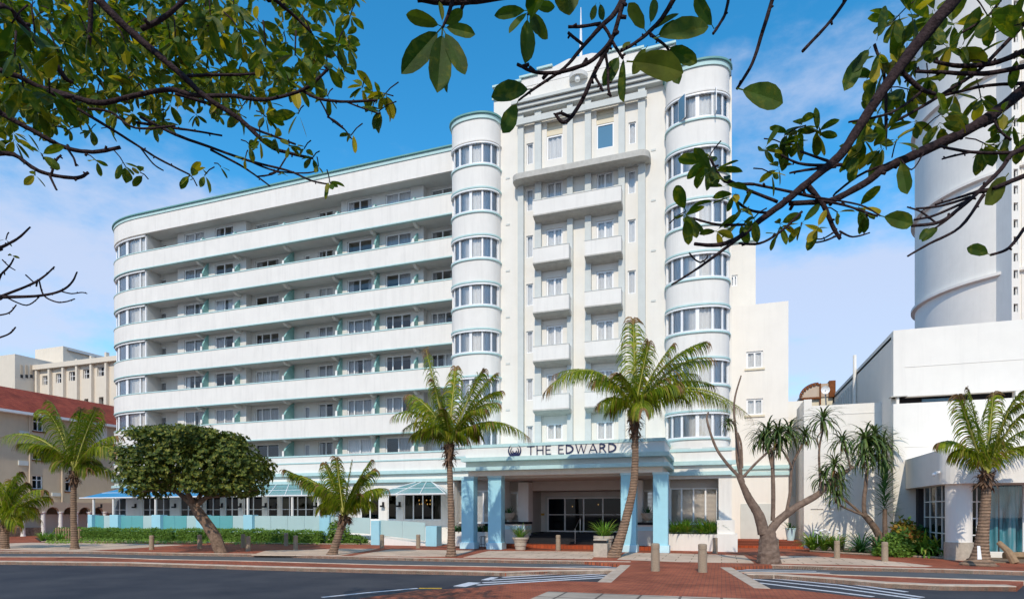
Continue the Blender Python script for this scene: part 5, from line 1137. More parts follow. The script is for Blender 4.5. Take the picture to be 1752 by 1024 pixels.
# ------------------------------------------------------------------ spreading broadleaf tree
b = G(377, 945, .12); fb = FW(b.x, b.y)
tr = thing('spreading_tree', b, 'wide spreading dense evergreen tree with a leaning trunk before the terrace', 'tree')
def limb(m, px, rr, f0, f1=None, n=10, jit=.07, rng=rnd):
    f1 = f1 if f1 is not None else f0; k = len(px); P_ = [AT(x, y, f0+(f1-f0)*i/(k-1)) for i, (x, y) in enumerate(px)]; fine = []; rad = []
    for i in range(k-1):
        p0, p1, p2, p3 = P_[max(0, i-1)], P_[i], P_[i+1], P_[min(k-1, i+2)]
        for q in range(5): t = q/5; fine.append(.5*((2*p1)+(-p0+p2)*t+(2*p0-5*p1+4*p2-p3)*t*t+(-p0+3*p1-3*p2+p3)*t**3)); rad.append(rr[0]+(rr[1]-rr[0])*(i+t)/(k-1))
    fine.append(P_[-1]); rad.append(rr[1]); m.tube(fine, rad, n, jit=jit, rng=rng); return fine
m = MB()
limb(m, [(379, 948), (368, 918), (352, 893), (337, 872), (330, 858)], (.30, .21), fb); limb(m, [(331, 864), (318, 852), (300, 838), (286, 828), (262, 820)], (.17, .06), fb, fb+.5); limb(m, [(335, 866), (350, 852), (365, 842), (400, 825)], (.15, .05), fb)
limb(m, [(331, 862), (322, 845), (305, 820), (290, 805)], (.15, .05), fb, fb-1.5); limb(m, [(334, 862), (345, 840), (360, 800)], (.14, .05), fb, fb+1.5); limb(m, [(352, 850), (400, 845), (440, 838)], (.1, .03), fb, fb-.8); limb(m, [(300, 838), (260, 838), (235, 842)], (.09, .03), fb, fb-.6)
m.build('trunk', 'bark2', tr)
rng = random.Random(21); m = MB(); dk = MB()
lobes = []
# lobe centres in photo coords: px,py,rx,ry,depth
for (x, y, rx, ry) in [(331+(q[0]-332)*.86, q[1]+2, q[2]*.9, q[3]*.95) for q in [(235, 790, 42, 38), (222, 815, 26, 20), (270, 760, 46, 34), (310, 752, 46, 30), (350, 752, 44, 28), (390, 765, 44, 34), (425, 782, 38, 34), (445, 808, 28, 26), (300, 790, 52, 38), (355, 790, 52, 40), (400, 815, 46, 30), (330, 820, 40, 22), (270, 815, 40, 24), (235, 838, 26, 12), (430, 835, 26, 12), (370, 832, 40, 14), (245, 745, 25, 16), (455, 795, 16, 22), (215, 775, 20, 20), (280, 740, 24, 14), (400, 745, 24, 12), (340, 736, 26, 10)]]:
    for dd in (-1.6, .2, 1.8):
        sc_ = 1 if dd == .2 else .88; cc = AT(x+rng.uniform(-8, 8), y+rng.uniform(-5, 5), fb+dd+rng.uniform(-.5, .5)); k = fb/F
        lobes.append((cc, Vector((rx*k*sc_, 1.3, ry*k*sc_*.92))))
for cc, rv in lobes:
    for q in range(int(150*rv.x*rv.z)+45):      # twig tips: rosettes of small leaves
        d = Vector((rng.gauss(0, 1), rng.gauss(0, 1), rng.gauss(0, 1))).normalized(); rr = rng.uniform(.62, 1.06)
        p = cc+Vector((d.x*rv.x, d.y*rv.y, d.z*rv.z))*rr
        out = (d+Vector((0, 0, .5))).normalized()
        for w_ in range(7):
            a = w_*2.4; t1 = out.orthogonal().normalized(); t2 = out.cross(t1); dv = (out*.45+t1*math.cos(a)+t2*math.sin(a)).normalized()
            leafquad(m, p, rng.uniform(.10, .19), rng, .5, nrm=out, dirv=dv)
m.build('crown', 'leafd', tr)
# ------------------------------------------------------------------ aloe trees
def rosette(m, c, r, rng, n=60, down=.25, wd=.038):
    r = r*1.8
    for i in range(n):
        t = i/n; blade(m, (c[0], c[1], c[2]+.1*rng.random()), i*2.4+rng.uniform(-.2, .2), 1.35-1.75*t+rng.uniform(-.15, .15), r*rng.uniform(.85, 1.1), wd*(r/.6), 1.75+rng.uniform(-.3, .4), 7, vfold=.15)
def aloe(base, limbs, ros, fwd, label, seed, trunkmat='aloebark', name='aloe_tree', extra=None):
    rng = random.Random(seed); b = G(base[0], base[1], .12); f = FW(b.x, b.y); t_ = thing(name, b, label, 'tree', 'branching aloe trees')
    m = MB(); k = f/F
    for px, r0, r1, d in limbs: limb(m, px, (r0*k*(.9 if r0 > 15 else .78 if r0 > 8 else .62), r1*k*(.9 if r0 > 15 else .72)), f, f+d, 12, .06, rng)
    m.build('trunk', trunkmat, t_)
    for x, y, r, d in ros:
        m = MB(); s = MB(); c = AT(x, y, f+d); rosette(m, c, r*k, rng)
        for i in range(9): blade(s, c+Vector((0, 0, -.12)), rng.uniform(0, 6.28), -.7, .35*r/22, .04, .9, 3)
        multi('rosette', [(m, 'aloe'), (s, 'dry')], t_)
    return t_
aloe((1313, 963), [([(1316, 966), (1315, 945), (1314, 922), (1313, 903)], 23, 12.5, 0),
 ([(1307, 912), (1298, 880), (1283, 855), (1272, 832), (1262, 810)], 13, 5, 0), ([(1265, 815), (1246, 795), (1225, 765), (1210, 720), (1212, 705)], 5, 2, .4), ([(1272, 825), (1262, 790), (1260, 750), (1256, 690), (1268, 642)], 5, 1.6, .2), ([(1268, 810), (1266, 780), (1258, 730), (1246, 715)], 4, 2, -.3), ([(1272, 815), (1290, 795), (1315, 772), (1330, 766)], 4, 2, -.2), ([(1270, 800), (1268, 760), (1262, 740)], 3, 2.4, .3),
 ([(1317, 910), (1330, 892), (1360, 868), (1400, 845), (1420, 825), (1445, 808), (1460, 798)], 10, 3.5, .2), ([(1322, 890), (1323, 850), (1322, 800), (1321, 770)], 6, 4, .1), ([(1321, 800), (1316, 780), (1312, 755)], 3, 2, .2), ([(1345, 878), (1352, 840), (1355, 798), (1370, 765), (1378, 752)], 4.5, 2.4, .3), ([(1355, 798), (1342, 775), (1332, 762)], 3, 2, -.1), ([(1405, 842), (1402, 800), (1402, 765), (1408, 735)], 3.4, 2.2, .3), ([(1402, 768), (1398, 750), (1405, 738)], 2, 1.6, .1), ([(1455, 800), (1450, 780), (1443, 765)], 2.4, 2, .1)],
 [(1313, 742, 26, .2), (1332, 748, 28, -.2), (1306, 755, 22, .4), (1350, 742, 26, .3), (1378, 748, 20, .3), (1408, 722, 26, .3), (1246, 726, 13, -.3), (1441, 758, 22, .1), (1428, 798, 24, -.3), (1410, 820, 22, .2), (1432, 822, 20, .4), (1330, 768, 18, .2)], 28, 'many branched aloe tree with a thick forked grey trunk', 31)
aloe((1519, 944), [([(1522, 946), (1510, 925), (1498, 905), (1486, 888), (1478, 880)], 9, 6, 0), ([(1480, 884), (1478, 860), (1481, 830), (1484, 800)], 6, 3.6, .2), ([(1482, 886), (1460, 866), (1440, 850), (1425, 835)], 4, 2.4, .2), ([(1480, 882), (1455, 872), (1435, 862), (1428, 850)], 3, 2, -.2)],
 [(1480, 755, 30, .1), (1488, 768, 28, .5), (1510, 765, 26, .3), (1478, 785, 24, -.2), (1504, 790, 24, 0), (1425, 835, 22, .3), (1432, 850, 18, 0), (1497, 745, 22, .6)], 28, 'leaning aloe tree with tiered rosettes in the bed by the hall', 32)
b = G(1517, 945, .14)+Vector((.1, .6, 0)); f = FW(b.x, b.y); yk = thing('yucca', b, 'upright dark green yucca right of the leaning aloe stem', 'yucca')
m = MB(); limb(m, [(1516, 935), (1514, 900), (1514, 870)], (.12, .1), f); m.build('trunk', 'aloebark', yk)
m = MB(); rng = random.Random(5)
for i in range(190):
    t = rng.random(); c = AT(1514, 880-75*t, f); blade(m, c, rng.uniform(0, 6.28), rng.uniform(-.15, .5)+t*.9, 1.15*(1-.35*t)*rng.uniform(.8, 1.1), .055, rng.uniform(.15, .6), 4)
m.build('leaves', 'yucca', yk)
# ------------------------------------------------------------------ overhanging trees beside the camera
def bigleaf(m, p, d, ln, wd, rng, nrm=None):
    """one folded, curved leaf with a petiole, starting at p in direction d"""
    d = d.normalized(); n = nrm or Vector((rng.gauss(0, .6), rng.gauss(0, .6), 1)); s = d.cross(n)
    if s.length < .05: s = d.orthogonal()
    s.normalize(); n = s.cross(d).normalized(); q = p+d*ln*.16
    fold = rng.uniform(.05, .22); bend = rng.uniform(-.1, .35)
    prof = [(0, .12), (.12, .52), (.3, .86), (.5, 1), (.7, .97), (.86, .74), (.96, .36), (1.02, .03)]
    i0 = len(m.v); e = d.copy(); c = q
    for k, (t, w_) in enumerate(prof):
        if k: c = c+e*ln*(t-prof[k-1][0]); e = (e+Vector((0, 0, -1))*bend*(t-prof[k-1][0])).normalized()
        w2 = wd/2*w_*rng.uniform(.92, 1.06); up = n*(w2*fold*2)
        m.v += [tuple(c-s*w2+up), tuple(c-n*0), tuple(c+s*w2+up)]
    for k in range(len(prof)-1):
        a = i0+3*k; m.f += [(a, a+1, a+4, a+3), (a+1, a+2, a+5, a+4)]
    i1 = len(m.v); w_ = wd*.03; m.v += [tuple(p-s*w_), tuple(p+s*w_), tuple(q+s*w_), tuple(q-s*w_)]; m.f.append((i1, i1+1, i1+2, i1+3))
    # keep stalk in the same island as the blade
    m.f.append((i1+2, i1+3, i0, i0+2))
def whorl(m, p, axis, ln, rng, n=7, spread=1.0, droop=.5):
    axis = axis.normalized(); t1 = axis.orthogonal().normalized(); t2 = axis.cross(t1)
    for k in range(n):
        a = k*2.4+rng.uniform(-.4, .4); d = axis*rng.uniform(.15, .7)+(t1*math.cos(a)+t2*math.sin(a))*spread+Vector((0, 0, -droop*rng.uniform(.4, 1.3)))
        l = ln*rng.uniform(.7, 1.1); bigleaf(m, p+axis*rng.uniform(-.25, .05)*ln, d, l, l*rng.uniform(.40, .50), rng)
def knob(m, p, r, rng):
    m.tube([p, p+Vector((rng.gauss(0, 1), rng.gauss(0, 1), rng.gauss(0, 1))).normalized()*r*3.2], [r*1.0, r*.8], 5)
def br(m, px, r0, r1, f0, f1, rng, knobs=True):
    fine = limb(m, px, (r0*.84*f0/F, r1*.84*f1/F), f0, f1, 7, .10, rng)
    if knobs:
        for q in fine[2::3]:
            if rng.random() < .7: knob(m, q, max(.0035, .75*r1*f0/F), rng)
    return fine
# ---- left tree
rng = random.Random(41)
tl = thing('overhanging_tree', G(-900, 1300, 0), 'leafy tree whose crown hangs over the picture from the upper left', 'tree')
m = MB(); lf = MB(); tipsL = []
tb = G(-900, 1300, 0); top = AT(-700, -200, 5.0)
m.tube([tb, tb+Vector((.1, .2, 1.5)), tb.lerp(top, .6)+Vector((.1, 0, .6)), top], [.24, .2, .17, .13], 12, jit=.08, rng=rng)
feeders = [[(-700, -200), (-350, -260), (-60, -160), (160, -10)], [(-700, -200), (-400, -60), (-120, -20), (0, 10)], [(-700, -200), (-380, 40), (-150, 160), (0, 192)], [(-700, -200), (-420, 150), (-180, 240), (0, 262)], [(-700, -200), (-200, -330), (200, -180), (330, -10)], [(-700, -200), (-400, 300), (-160, 480), (0, 508)], [(200, -180), (330, -160), (440, -60), (460, 0)], [(-420, 150), (-250, 350), (-100, 430), (0, 424)]]
for fd in feeders: br(m, fd, 9, 6, 5.0, 4.6, rng, False)
LB = [([(160, -10), (200, 32), (237, 66), (305, 123), (352, 166), (410, 204), (460, 249), (500, 263), (536, 271)], 8.5, 2.4, 4.6, 5.0),
 ([(0, 193), (66, 229), (110, 252), (159, 260), (206, 252)], 5, 3.4, 4.8, 5.2), ([(0, 262), (27, 266), (60, 289), (93, 300), (133, 304), (151, 295)], 4.5, 3, 5, 5.2),
 ([(70, 150), (126, 166), (173, 176), (232, 163), (292, 153), (332, 163), (400, 164), (426, 169), (466, 169), (519, 153), (546, 133), (567, 111)], 5.5, 2.6, 5, 4.6),
 ([(519, 156), (546, 169), (592, 174), (645, 171)], 3.2, 2.2, 4.7, 4.6), ([(133, 186), (199, 226), (240, 252), (272, 272), (325, 299)], 3, 1.8, 5, 5.4), ([(199, 200), (232, 209), (299, 219), (340, 225), (380, 232)], 3, 1.8, 5.5, 5.6),
 ([(300, 160), (340, 172), (380, 186), (426, 216), (466, 232), (506, 247)], 3.6, 2, 5, 5.2), ([(240, 200), (300, 230), (360, 252), (426, 275), (493, 292), (533, 309), (562, 315)], 3.2, 1.6, 5.4, 5.6), ([(360, 256), (410, 282), (440, 302), (463, 319)], 2.4, 1.4, 5.5, 5.7), ([(426, 275), (470, 292), (520, 296), (545, 292)], 2, 1.2, 5.5, 5.6), ([(440, 302), (470, 296), (486, 275), (493, 262)], 1.8, 1.3, 5.5, 5.6),
 ([(0, 10), (25, 25), (50, 56), (90, 103), (113, 136)], 7, 5, 4.2, 4.6), ([(156, -10), (155, 30), (153, 66), (150, 83)], 5, 4, 4.4, 4.5), ([(325, -10), (285, 27), (242, 50)], 4.5, 5, 4.6, 4.6), ([(460, -10), (485, 12), (503, 27), (533, 56)], 4, 2.4, 3.6, 3.8), ([(320, 130), (360, 128), (400, 128), (436, 126)], 3.2, 2.2, 4.8, 4.8), ([(592, 174), (612, 182), (650, 195)], 1.6, 1.4, 4.7, 4.7), ([(560, 200), (575, 208), (590, 222), (602, 238)], 1.8, 1.2, 4.8, 4.8), ([(546, 169), (555, 185), (565, 203), (590, 222)], 1.8, 1.4, 4.7, 4.8),
 ([(240, 252), (262, 280), (280, 292)], 1.8, 1.2, 5.2, 5.3), ([(150, 186), (190, 192), (232, 219), (300, 215)], 2.6, 2, 4.8, 4.9), ([(0, 120), (40, 135), (90, 160), (126, 166)], 5, 4, 4.5, 4.8), ([(85, 300), (92, 315), (97, 325)], 2.4, 2, 5, 5), ([(88, 297), (96, 275), (105, 265)], 2.4, 2, 5, 5), ([(112, 250), (126, 270), (130, 284)], 2.4, 2, 5, 5),
 ([(0, 508), (63, 506), (102, 498), (122, 484), (132, 465)], 3.2, 1.4, 4.8, 5), ([(0, 507), (51, 487), (76, 472), (93, 456)], 2.8, 1.4, 4.8, 5), ([(62, 490), (66, 478), (75, 505), (96, 516), (112, 516), (128, 511)], 1.8, 1.2, 5, 5), ([(0, 424), (30, 408), (52, 388)], 3, 1.6, 4.8, 4.8), ([(-10, 480), (15, 456), (24, 441)], 2, 1.4, 4.8, 4.8), ([(-10, 540), (15, 535), (28, 521)], 1.6, 1.2, 4.8, 4.8), ([(-10, 580), (15, 571), (27, 559)], 2, 1.3, 4.8, 4.8), ([(104, 498), (122, 502), (140, 500), (149, 502)], 1.4, 1, 5, 5), ([(12, 509), (45, 522), (67, 508)], 1.5, 1.1, 5, 5), ([(44, 470), (57, 482)], 1.5, 1.1, 5, 5), ([(4, 444), (15, 455), (26, 462)], 1.3, 1.0, 5, 5), ([(-10, 500), (5, 465), (8, 470)], 1.6, 1.2, 4.8, 4.8)]
for px, a, b, f0, f1 in LB:
    fine = br(m, px, a, b, f0, f1, rng)
    if min(p[1] for p in px) < 330 and px[0][1] < 330: tipsL.append((fine, px))
tw = m
def cluster(mm, tw_, x, y, ln, f, rng, n=7, dirn=None, droop=.55):
    p = AT(x, y, f); ax = dirn or Vector((rng.uniform(-.8, .8), rng.uniform(-.5, .5), rng.uniform(-.7, .3)))
    whorl(mm, p, ax, ln*f/F, rng, n, 1.0, droop)
    if tw_ is not None:
        q = p-ax.normalized()*ln*f/F*.8+Vector((rng.uniform(-.04, .04), 0, .02)); tw_.tube([q, q.lerp(p, .5)+Vector((0, 0, .012)), p], [.005, .0045, .004], 5)
# big near leaves
for x, y, ln, f in [(412, 55, 52, 3.4), (455, 85, 55, 3.3), (505, 95, 58, 3.2), (535, 60, 46, 3.6), (578, 75, 44, 3.8), (100, 90, 60, 3.2), (60, 60, 60, 3.2), (25, 100, 64, 3.0), (40, 150, 60, 3.1), (85, 160, 60, 3.3), (20, 40, 60, 3.1), (150, 60, 44, 3.8), (300, 70, 44, 3.8), (215, 75, 40, 4.0), (120, 20, 44, 3.8), (360, 30, 44, 4.0), (400, 15, 44, 4), (560, 110, 40, 4)]:
    cluster(lf, tw, x, y, ln*.78, f, rng, 6, Vector((rng.uniform(-.4, .4), rng.uniform(-.3, .3), -.6)))
for x, y, ln, n in [(655, 165, 34, 11), (640, 160, 34, 7), (600, 232, 26, 3), (648, 190, 32, 6), (560, 165, 28, 6), (620, 150, 28, 6), (565, 314, 24, 5), (596, 80, 34, 5), (585, 115, 30, 6), (535, 270, 20, 4), (545, 285, 16, 2), (480, 296, 20, 2), (325, 299, 30, 6), (350, 300, 26, 3), (215, 285, 28, 6), (240, 295, 24, 3), (165, 275, 24, 3), (70, 262, 30, 4), (60, 300, 24, 3), (378, 285, 16, 3), (445, 240, 26, 6), (455, 200, 30, 6), (495, 250, 22, 4), (520, 255, 22, 4), (510, 195, 34, 4), (470, 235, 24, 4), (495, 140, 30, 6), (530, 120, 30, 6), (430, 250, 24, 5), (420, 270, 20, 4), (10, 410, 14, 2), (20, 437, 14, 2)]:
    cluster(lf, tw, x, y, ln, 4.8 if y < 330 else 4.8, rng, n)
def dens(x, y):
    lim_ = 245-.12*x if x < 420 else 200-(x-420)*.45
    return 0 if y > lim_ else 1
cnt = 0
while cnt < 470:
    x = rng.uniform(-40, 600); y = rng.uniform(-30, 250)
    if not dens(x, y) or rng.random() < max(0, (x-330)/420): continue
    if rng.random() < .35 and 170 < x and y > 170: continue
    cluster(lf, tw if rng.random() < .5 else None, x, y, rng.choice([18, 22, 26, 30]), rng.uniform(5.0, 7.2), rng, rng.choice([5, 6, 7])); cnt += 1
# ---- right tree with the hanging middle boughs
rng2 = random.Random(52)
trg = thing('overhanging_tree', G(2700, 1500, 0), 'tree with long bare boughs reaching across the picture from the upper right', 'tree')
m2 = MB(); l2 = MB(); t2 = m2
tb2 = G(2700, 1500, 0); top2 = AT(2300, -60, 4.4); m2.tube([tb2, tb2+Vector((0, .2, 1.4)), tb2.lerp(top2, .6)+Vector((.1, 0, .5)), top2], [.26, .22, .18, .14], 12, jit=.08, rng=rng2)
for fd, r in (([(2300, -60), (2050, 40), (1880, 110), (1752, 152)], 11), ([(2300, -60), (2100, -220), (1850, -220), (1636, -10)], 11), ([(2300, -60), (2000, 120), (1880, 200), (1752, 254)], 8), ([(2300, -60), (2000, 20), (1850, 60), (1752, 90)], 8), ([(2300, -60), (2050, 240), (1880, 350), (1752, 391)], 6),
              ([(2100, -220), (1900, -330), (1600, -330), (1330, -200), (1150, -120)], 9), ([(1600, -330), (1500, -180), (1452, -10)], 5), ([(1600, -330), (1420, -180), (1325, -10)], 6), ([(1330, -200), (1280, -100), (1247, -5)], 4), ([(1150, -120), (1100, -70), (1070, -10)], 7), ([(1150, -120), (1160, -60), (1155, -5)], 5), ([(1330, -200), (1150, -190), (950, -150), (720, -8)], 8), ([(1880, 110), (1810, 100), (1752, 115)], 5), ([(2300, -60), (1950, -200), (1800, -120), (1715, -5)], 6), ([(1950, -200), (1850, -50), (1752, 41)], 7)):
    n_ = len(fd); ff = 4.4; fe = 3.0 if fd[-1][0] < 1260 else 4.4
    if fd[0] in ((1330, -200), (1150, -120)): ff = 3.3
    if fd[0] == (2100, -220) and fd[-1][0] == 1150: fe = 3.1
    if fd[0] == (1600, -330): ff = 3.8; fe = 3.8
    br(m2, fd, r, r*.7, ff, fe, rng2, False)
RBs = [([(715, -4), (765, 3), (815, 1), (870, -6)], 8, 5, 3, 3), ([(776, -5), (768, 22), (757, 48)], 4.5, 2.5, 2.9, 2.9), ([(915, -8), (908, 12), (903, 26)], 3, 2, 3, 3),
 ([(1070, -10), (1050, 25), (1031, 43), (998, 79), (965, 117), (914, 152), (887, 172)], 5.5, 2, 3, 3), ([(972, 46), (998, 45), (1028, 40)], 3, 3.2, 3, 3), ([(972, 56), (984, 66), (998, 77)], 3, 3, 3, 3),
 ([(885, 110), (914, 123), (952, 124), (985, 116), (1016, 101), (1046, 68), (1062, 20), (1070, -10)], 3, 5, 3, 2.9), ([(1046, 70), (1030, 100), (1016, 127), (995, 173), (975, 203), (962, 209), (952, 198)], 5, 3.2, 3, 3), ([(975, 200), (960, 194), (949, 197)], 3.4, 2.4, 3, 3), ([(1036, 90), (1040, 120), (1041, 152), (1045, 165)], 3.2, 2.6, 3, 3), ([(1016, 128), (1026, 145), (1032, 156)], 3, 2.2, 3, 3), ([(1031, 43), (1040, 55), (1050, 75), (1066, 100)], 3.4, 3, 3, 3),
 ([(1155, -5), (1132, 32), (1106, 59), (1080, 78), (1062, 88)], 5, 2.4, 3.1, 3.1), ([(1112, 58), (1125, 68), (1138, 78), (1148, 92)], 3.4, 2.2, 3.1, 3.1), ([(1247, -5), (1241, 23), (1232, 40), (1220, 58)], 3.2, 2.8, 3.1, 3.1),
 ([(1323, -5), (1305, 53), (1287, 108), (1261, 152)], 4, 3, 3.8, 3.8), ([(1452, -8), (1422, 35), (1373, 88)], 3.4, 3, 3.8, 3.8),
 ([(1640, -8), (1584, 56), (1537, 117), (1496, 176), (1461, 231), (1435, 268), (1391, 305), (1344, 344), (1300, 377), (1264, 406), (1228, 419), (1188, 417)], 13, 3.2, 4.4, 4.2), ([(1264, 407), (1228, 434), (1192, 460), (1149, 487)], 3.8, 1.8, 4.2, 4.2), ([(1179, 432), (1188, 443), (1198, 449)], 1.8, 1.5, 4.2, 4.2), ([(1198, 449), (1207, 444), (1211, 437)], 1.7, 1.3, 4.2, 4.2),
 ([(1752, 152), (1710, 187), (1660, 220), (1584, 256), (1549, 272), (1510, 290), (1481, 312), (1427, 341), (1394, 346), (1351, 348)], 12, 4.5, 4.6, 4.3), ([(1383, 319), (1409, 351), (1427, 391), (1438, 409)], 6, 3, 4.3, 4.3),
 ([(1719, 200), (1643, 232), (1571, 265), (1481, 294), (1430, 330)], 3, 2.4, 4.7, 4.6), ([(1502, 370), (1445, 351), (1400, 342)], 2, 3, 4.2, 4.3), ([(1752, 254), (1730, 265), (1712, 290), (1676, 326), (1643, 355), (1607, 380), (1560, 386)], 5, 3, 4.2, 4.2),
 ([(1676, 326), (1640, 338), (1600, 350)], 3, 2, 4.2, 4.2), ([(1660, 337), (1610, 352), (1567, 357)], 3, 2, 4.2, 4.2), ([(1654, 344), (1600, 368), (1564, 376)], 3, 2, 4.2, 4.2), ([(1683, 333), (1643, 388), (1589, 417), (1553, 438)], 3.6, 2, 4.2, 4.2), ([(1655, 345), (1625, 372), (1600, 390)], 2.6, 2, 4.2, 4.2), ([(1600, 380), (1575, 362), (1552, 354)], 2, 1.5, 4.2, 4.2),
 ([(1752, 301), (1697, 323), (1676, 328)], 5, 4, 4.2, 4.2), ([(1752, 391), (1726, 424), (1695, 436)], 3.6, 2.6, 4.2, 4.2), ([(1752, 250), (1729, 261), (1661, 260), (1607, 250)], 4, 2.4, 4.3, 4.3), ([(1661, 260), (1630, 267), (1612, 272)], 2.4, 1.8, 4.3, 4.3), ([(1730, 240), (1712, 225), (1700, 205)], 2.4, 2, 4.3, 4.3),
 ([(1752, 88), (1700, 108), (1642, 113), (1598, 105)], 6, 3, 4.6, 4.6), ([(1752, 114), (1686, 126), (1613, 124), (1566, 122)], 5, 3, 4.6, 4.5), ([(1752, 41), (1710, 85), (1671, 123), (1613, 161), (1554, 196), (1496, 226)], 4.5, 2.4, 4.7, 4.6), ([(1715, -5), (1689, 29), (1642, 58)], 3.2, 2.2, 4.5, 4.5), ([(1543, 123), (1575, 152), (1601, 161)], 5, 3, 4.4, 4.4), ([(1575, 158), (1525, 193), (1452, 209)], 3, 2, 4.4, 4.4), ([(1496, 76), (1513, 132), (1516, 190), (1515, 249)], 3, 3, 4.6, 4.6), ([(1752, 143), (1686, 147), (1613, 164)], 3.5, 2.5, 4.7, 4.7),
 ([(1423, 278), (1395, 268), (1369, 259)], 3, 2.2, 4.3, 4.3), ([(1430, 285), (1385, 290), (1351, 296)], 3.4, 2, 4.3, 4.3), ([(1440, 282), (1400, 283), (1365, 279), (1336, 265)], 3.6, 2, 4.3, 4.3), ([(1290, 315), (1343, 326), (1394, 337)], 2.4, 3.4, 4.3, 4.3), ([(1185, 373), (1228, 384), (1275, 384)], 2.2, 2.6, 4.2, 4.2), ([(1257, 342), (1282, 359), (1311, 364)], 2.6, 2.8, 4.2, 4.2), ([(1264, 416), (1300, 416), (1337, 395), (1372, 362)], 2.2, 2.8, 4.2, 4.2), ([(1436, 395), (1459, 405), (1488, 398)], 2.2, 1.4, 4.3, 4.3), ([(1434, 402), (1410, 412), (1387, 416)], 2.2, 1.4, 4.3, 4.3), ([(1430, 395), (1408, 408), (1392, 408)], 1.8, 1.2, 4.3, 4.3), ([(1215, 270), (1240, 310), (1290, 315)], 2.6, 3, 4.2, 4.3), ([(1240, 305), (1280, 325), (1330, 345)], 3, 3.4, 4.2, 4.3), ([(1394, 337), (1470, 350), (1506, 369)], 2, 1.5, 4.2, 4.1), ([(1540, 272), (1560, 290), (1580, 262)], 1.8, 1.2, 4.3, 4.3)]
for px, a, b, f0, f1 in RBs: br(m2, px, a, b, f0, f1, rng2)
l3 = MB()
def L1(x0, y0, x1, y1, wr, f, dz=0.0, rg=rng2):      # a single leaf from (x0,y0) to tip (x1,y1)
    a = AT(x0, y0, f); b = AT(x1, y1, f+dz); ln = (b-a).length/1.14
    vd_ = (a-Vector((0, 0, H))).normalized(); bigleaf(l3, a, b-a, ln, ln*wr, rg, nrm=(vd_*-1+Vector((rg.gauss(0, .35), rg.gauss(0, .35), rg.gauss(0, .35)))))
for q in [(757, 46, 699, 20, .42, 2.9), (757, 46, 687, 122, .40, 2.9), (757, 48, 748, 155, .44, 2.9), (757, 48, 766, 155, .30, 2.95), (757, 48, 797, 124, .40, 2.9), (757, 46, 812, 55, .42, 2.9), (757, 40, 752, 4, .36, 2.95), (757, 44, 790, 18, .5, 2.95),
          (905, 18, 847, 21, .36, 3), (905, 18, 872, 56, .42, 3), (903, 24, 898, 106, .40, 3), (905, 20, 924, 58, .42, 3), (906, 18, 938, 64, .44, 3), (910, 8, 948, 12, .5, 3), (902, 12, 918, -12, .4, 3),
          (912, 152, 842, 160, .55, 3), (887, 172, 861, 226, .5, 3), (887, 168, 872, 140, .5, 3.05), (1020, 5, 1012, 34, .45, 3), (1026, 4, 1032, 34, .45, 3), (1106, 56, 1078, 6, .42, 3.1), (1112, 44, 1120, 0, .42, 3.1), (1112, 55, 1158, 22, .36, 3.1), (1118, 66, 1208, 42, .50, 3.05), (1122, 62, 1160, 40, .6, 3.1), (1072, 105, 1168, 112, .52, 3.0), (1066, 92, 1068, 172, .38, 3.05), (1062, 92, 1032, 145, .42, 3.1), (1108, 78, 1080, 124, .42, 3.1), (1148, 92, 1163, 142, .46, 3.1), (1140, 78, 1190, 108, .5, 3.1), (1080, 70, 1066, 84, .6, 3.1), (1222, 50, 1190, -6, .45, 3.1), (1261, 151, 1338, 172, .58, 3.7), (1506, 369, 1560, 382, .60, 4.1), (1695, 436, 1657, 420, .55, 4.2), (1726, 296, 1686, 348, .6, 4.2), (1540, 272, 1553, 330, .42, 4.3), (1607, 385, 1578, 412, .5, 4.2), (1590, 388, 1572, 408, .5, 4.2), (1480, 86, 1443, 152, .40, 4.3), (1490, 80, 1458, 122, .38, 4.3), (1500, 70, 1515, 12, .42, 4.3)]: L1(*q)
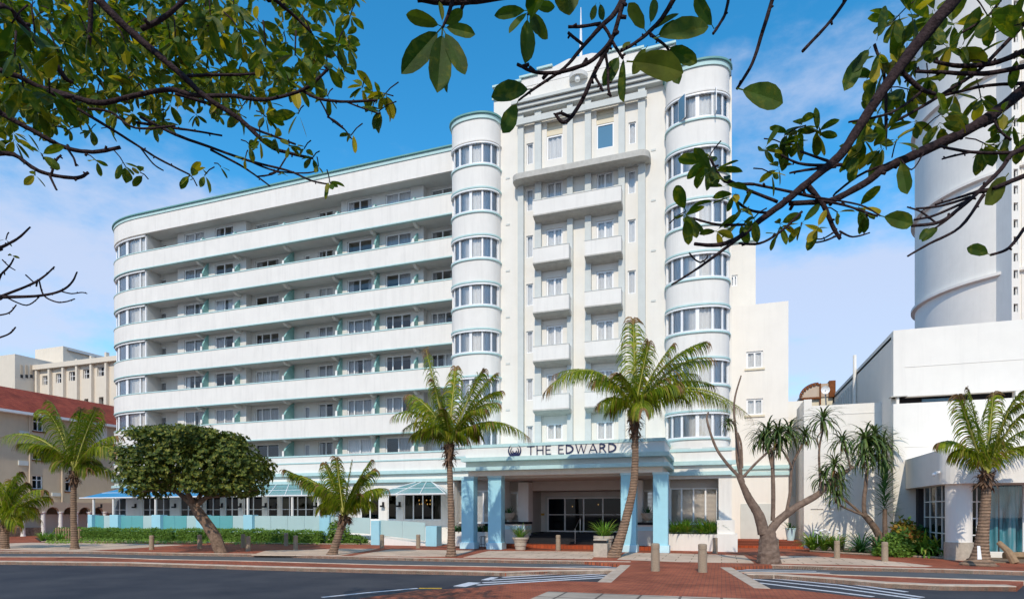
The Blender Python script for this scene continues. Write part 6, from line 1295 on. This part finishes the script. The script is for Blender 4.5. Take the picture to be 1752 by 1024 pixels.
for x, y, ln, n, f in [(1172, 365, 36, 7, 4.2), (1180, 372, 30, 4, 4.2), (1210, 272, 36, 8, 4.2), (1222, 285, 32, 6, 4.2), (1245, 310, 28, 6, 4.2), (1258, 335, 30, 5, 4.2), (1268, 355, 26, 4, 4.2), (1345, 228, 30, 6, 4.3), (1372, 212, 32, 7, 4.3), (1395, 228, 30, 6, 4.3), (1340, 250, 30, 7, 4.3), (1310, 250, 28, 6, 4.3), (1365, 245, 28, 6, 4.3), (1335, 285, 26, 4, 4.3), (1400, 215, 24, 3, 4.3), (1320, 300, 24, 3, 4.3), (1265, 385, 28, 4, 4.2), (1290, 375, 26, 4, 4.2), (1230, 395, 26, 4, 4.2), (1340, 385, 26, 5, 4.3), (1375, 385, 26, 5, 4.3), (1400, 390, 26, 5, 4.3), (1330, 405, 24, 2, 4.3), (1470, 350, 30, 5, 4.3), (1480, 370, 22, 3, 4.3), (1430, 365, 20, 3, 4.3),
                       (1500, 95, 34, 5, 4.6), (1530, 40, 40, 7, 4.6), (1560, 20, 40, 7, 4.5), (1550, 75, 36, 6, 4.7), (1590, 40, 40, 7, 4.7), (1570, 100, 34, 6, 4.7), (1520, 110, 34, 6, 4.6), (1500, 135, 34, 6, 4.6), (1600, 15, 40, 6, 4.8), (1630, 40, 36, 7, 4.8), (1620, 80, 36, 7, 4.8), (1650, 75, 40, 6, 4.6), (1690, 30, 42, 5, 4.4), (1700, 10, 40, 5, 4.6), (1725, 25, 38, 5, 4.6), (1745, 45, 36, 4, 4.6), (1660, 100, 34, 5, 4.7), (1560, 150, 34, 6, 4.7), (1530, 165, 34, 6, 4.7), (1500, 190, 30, 5, 4.7), (1620, 185, 38, 7, 4.6), (1640, 160, 34, 6, 4.7), (1680, 175, 34, 6, 4.6), (1610, 215, 32, 5, 4.6), (1590, 130, 32, 6, 4.7), (1480, 245, 34, 7, 4.5), (1505, 255, 34, 7, 4.5), (1535, 235, 32, 6, 4.5), (1465, 265, 30, 5, 4.5), (1515, 225, 28, 5, 4.5), (1560, 210, 26, 4, 4.6), (1685, 250, 34, 6, 4.5), (1710, 245, 34, 5, 4.5), (1735, 215, 34, 5, 4.5), (1745, 235, 34, 4, 4.5), (1715, 190, 26, 4, 4.5), (1740, 100, 30, 4, 4.6), (1480, 215, 26, 4, 4.6)]:
    cluster(l2, t2 if rng2.random() < .4 else None, x+rng2.uniform(-4, 4), y+rng2.uniform(-4, 4), ln*1.22, f+rng2.uniform(-.15, .25), rng2, n)
# extra unseen crown leaves, added above and behind the viewpoint for shade
def shade_crown(mm, n, x0, x1, rg):
    k = 0
    while k < n:
        r = rg.uniform(x0, x1); fw = rg.uniform(-5, 3.5); z = rg.uniform(4.2, 7.6)
        if fw > .2 and YH-(z-H)/fw*F > -70: continue
        if fw > .2 and abs(r/fw*F) > 1600: pass
        p = Vector((r*CS-fw*SN, r*SN+fw*CS, z)); k += 1
        whorl(mm, p, Vector((rg.gauss(0, .5), rg.gauss(0, .5), -.2)), rg.uniform(.24, .34), rg, 6)
shade_crown(lf, 260, -9, 0, rng); shade_crown(l2, 260, 0, 9, rng2)
m.build('branches', 'darkbark', tl, smooth=True); lf.build('foliage', 'fgleaf', tl)
m2.build('branches', 'darkbark', trg, smooth=True); M['fgreen'] = leafmat('green_foreground_leaf', (.035, .075, .016), (.07, .115, .02), (.11, .13, .02), .38, .6, (1.5, 1.8, .5), p3=.9, blotch=(.14, .15, .02))
multi('foliage', [(l2, 'fgleaf'), (l3, 'fgreen')], trg)
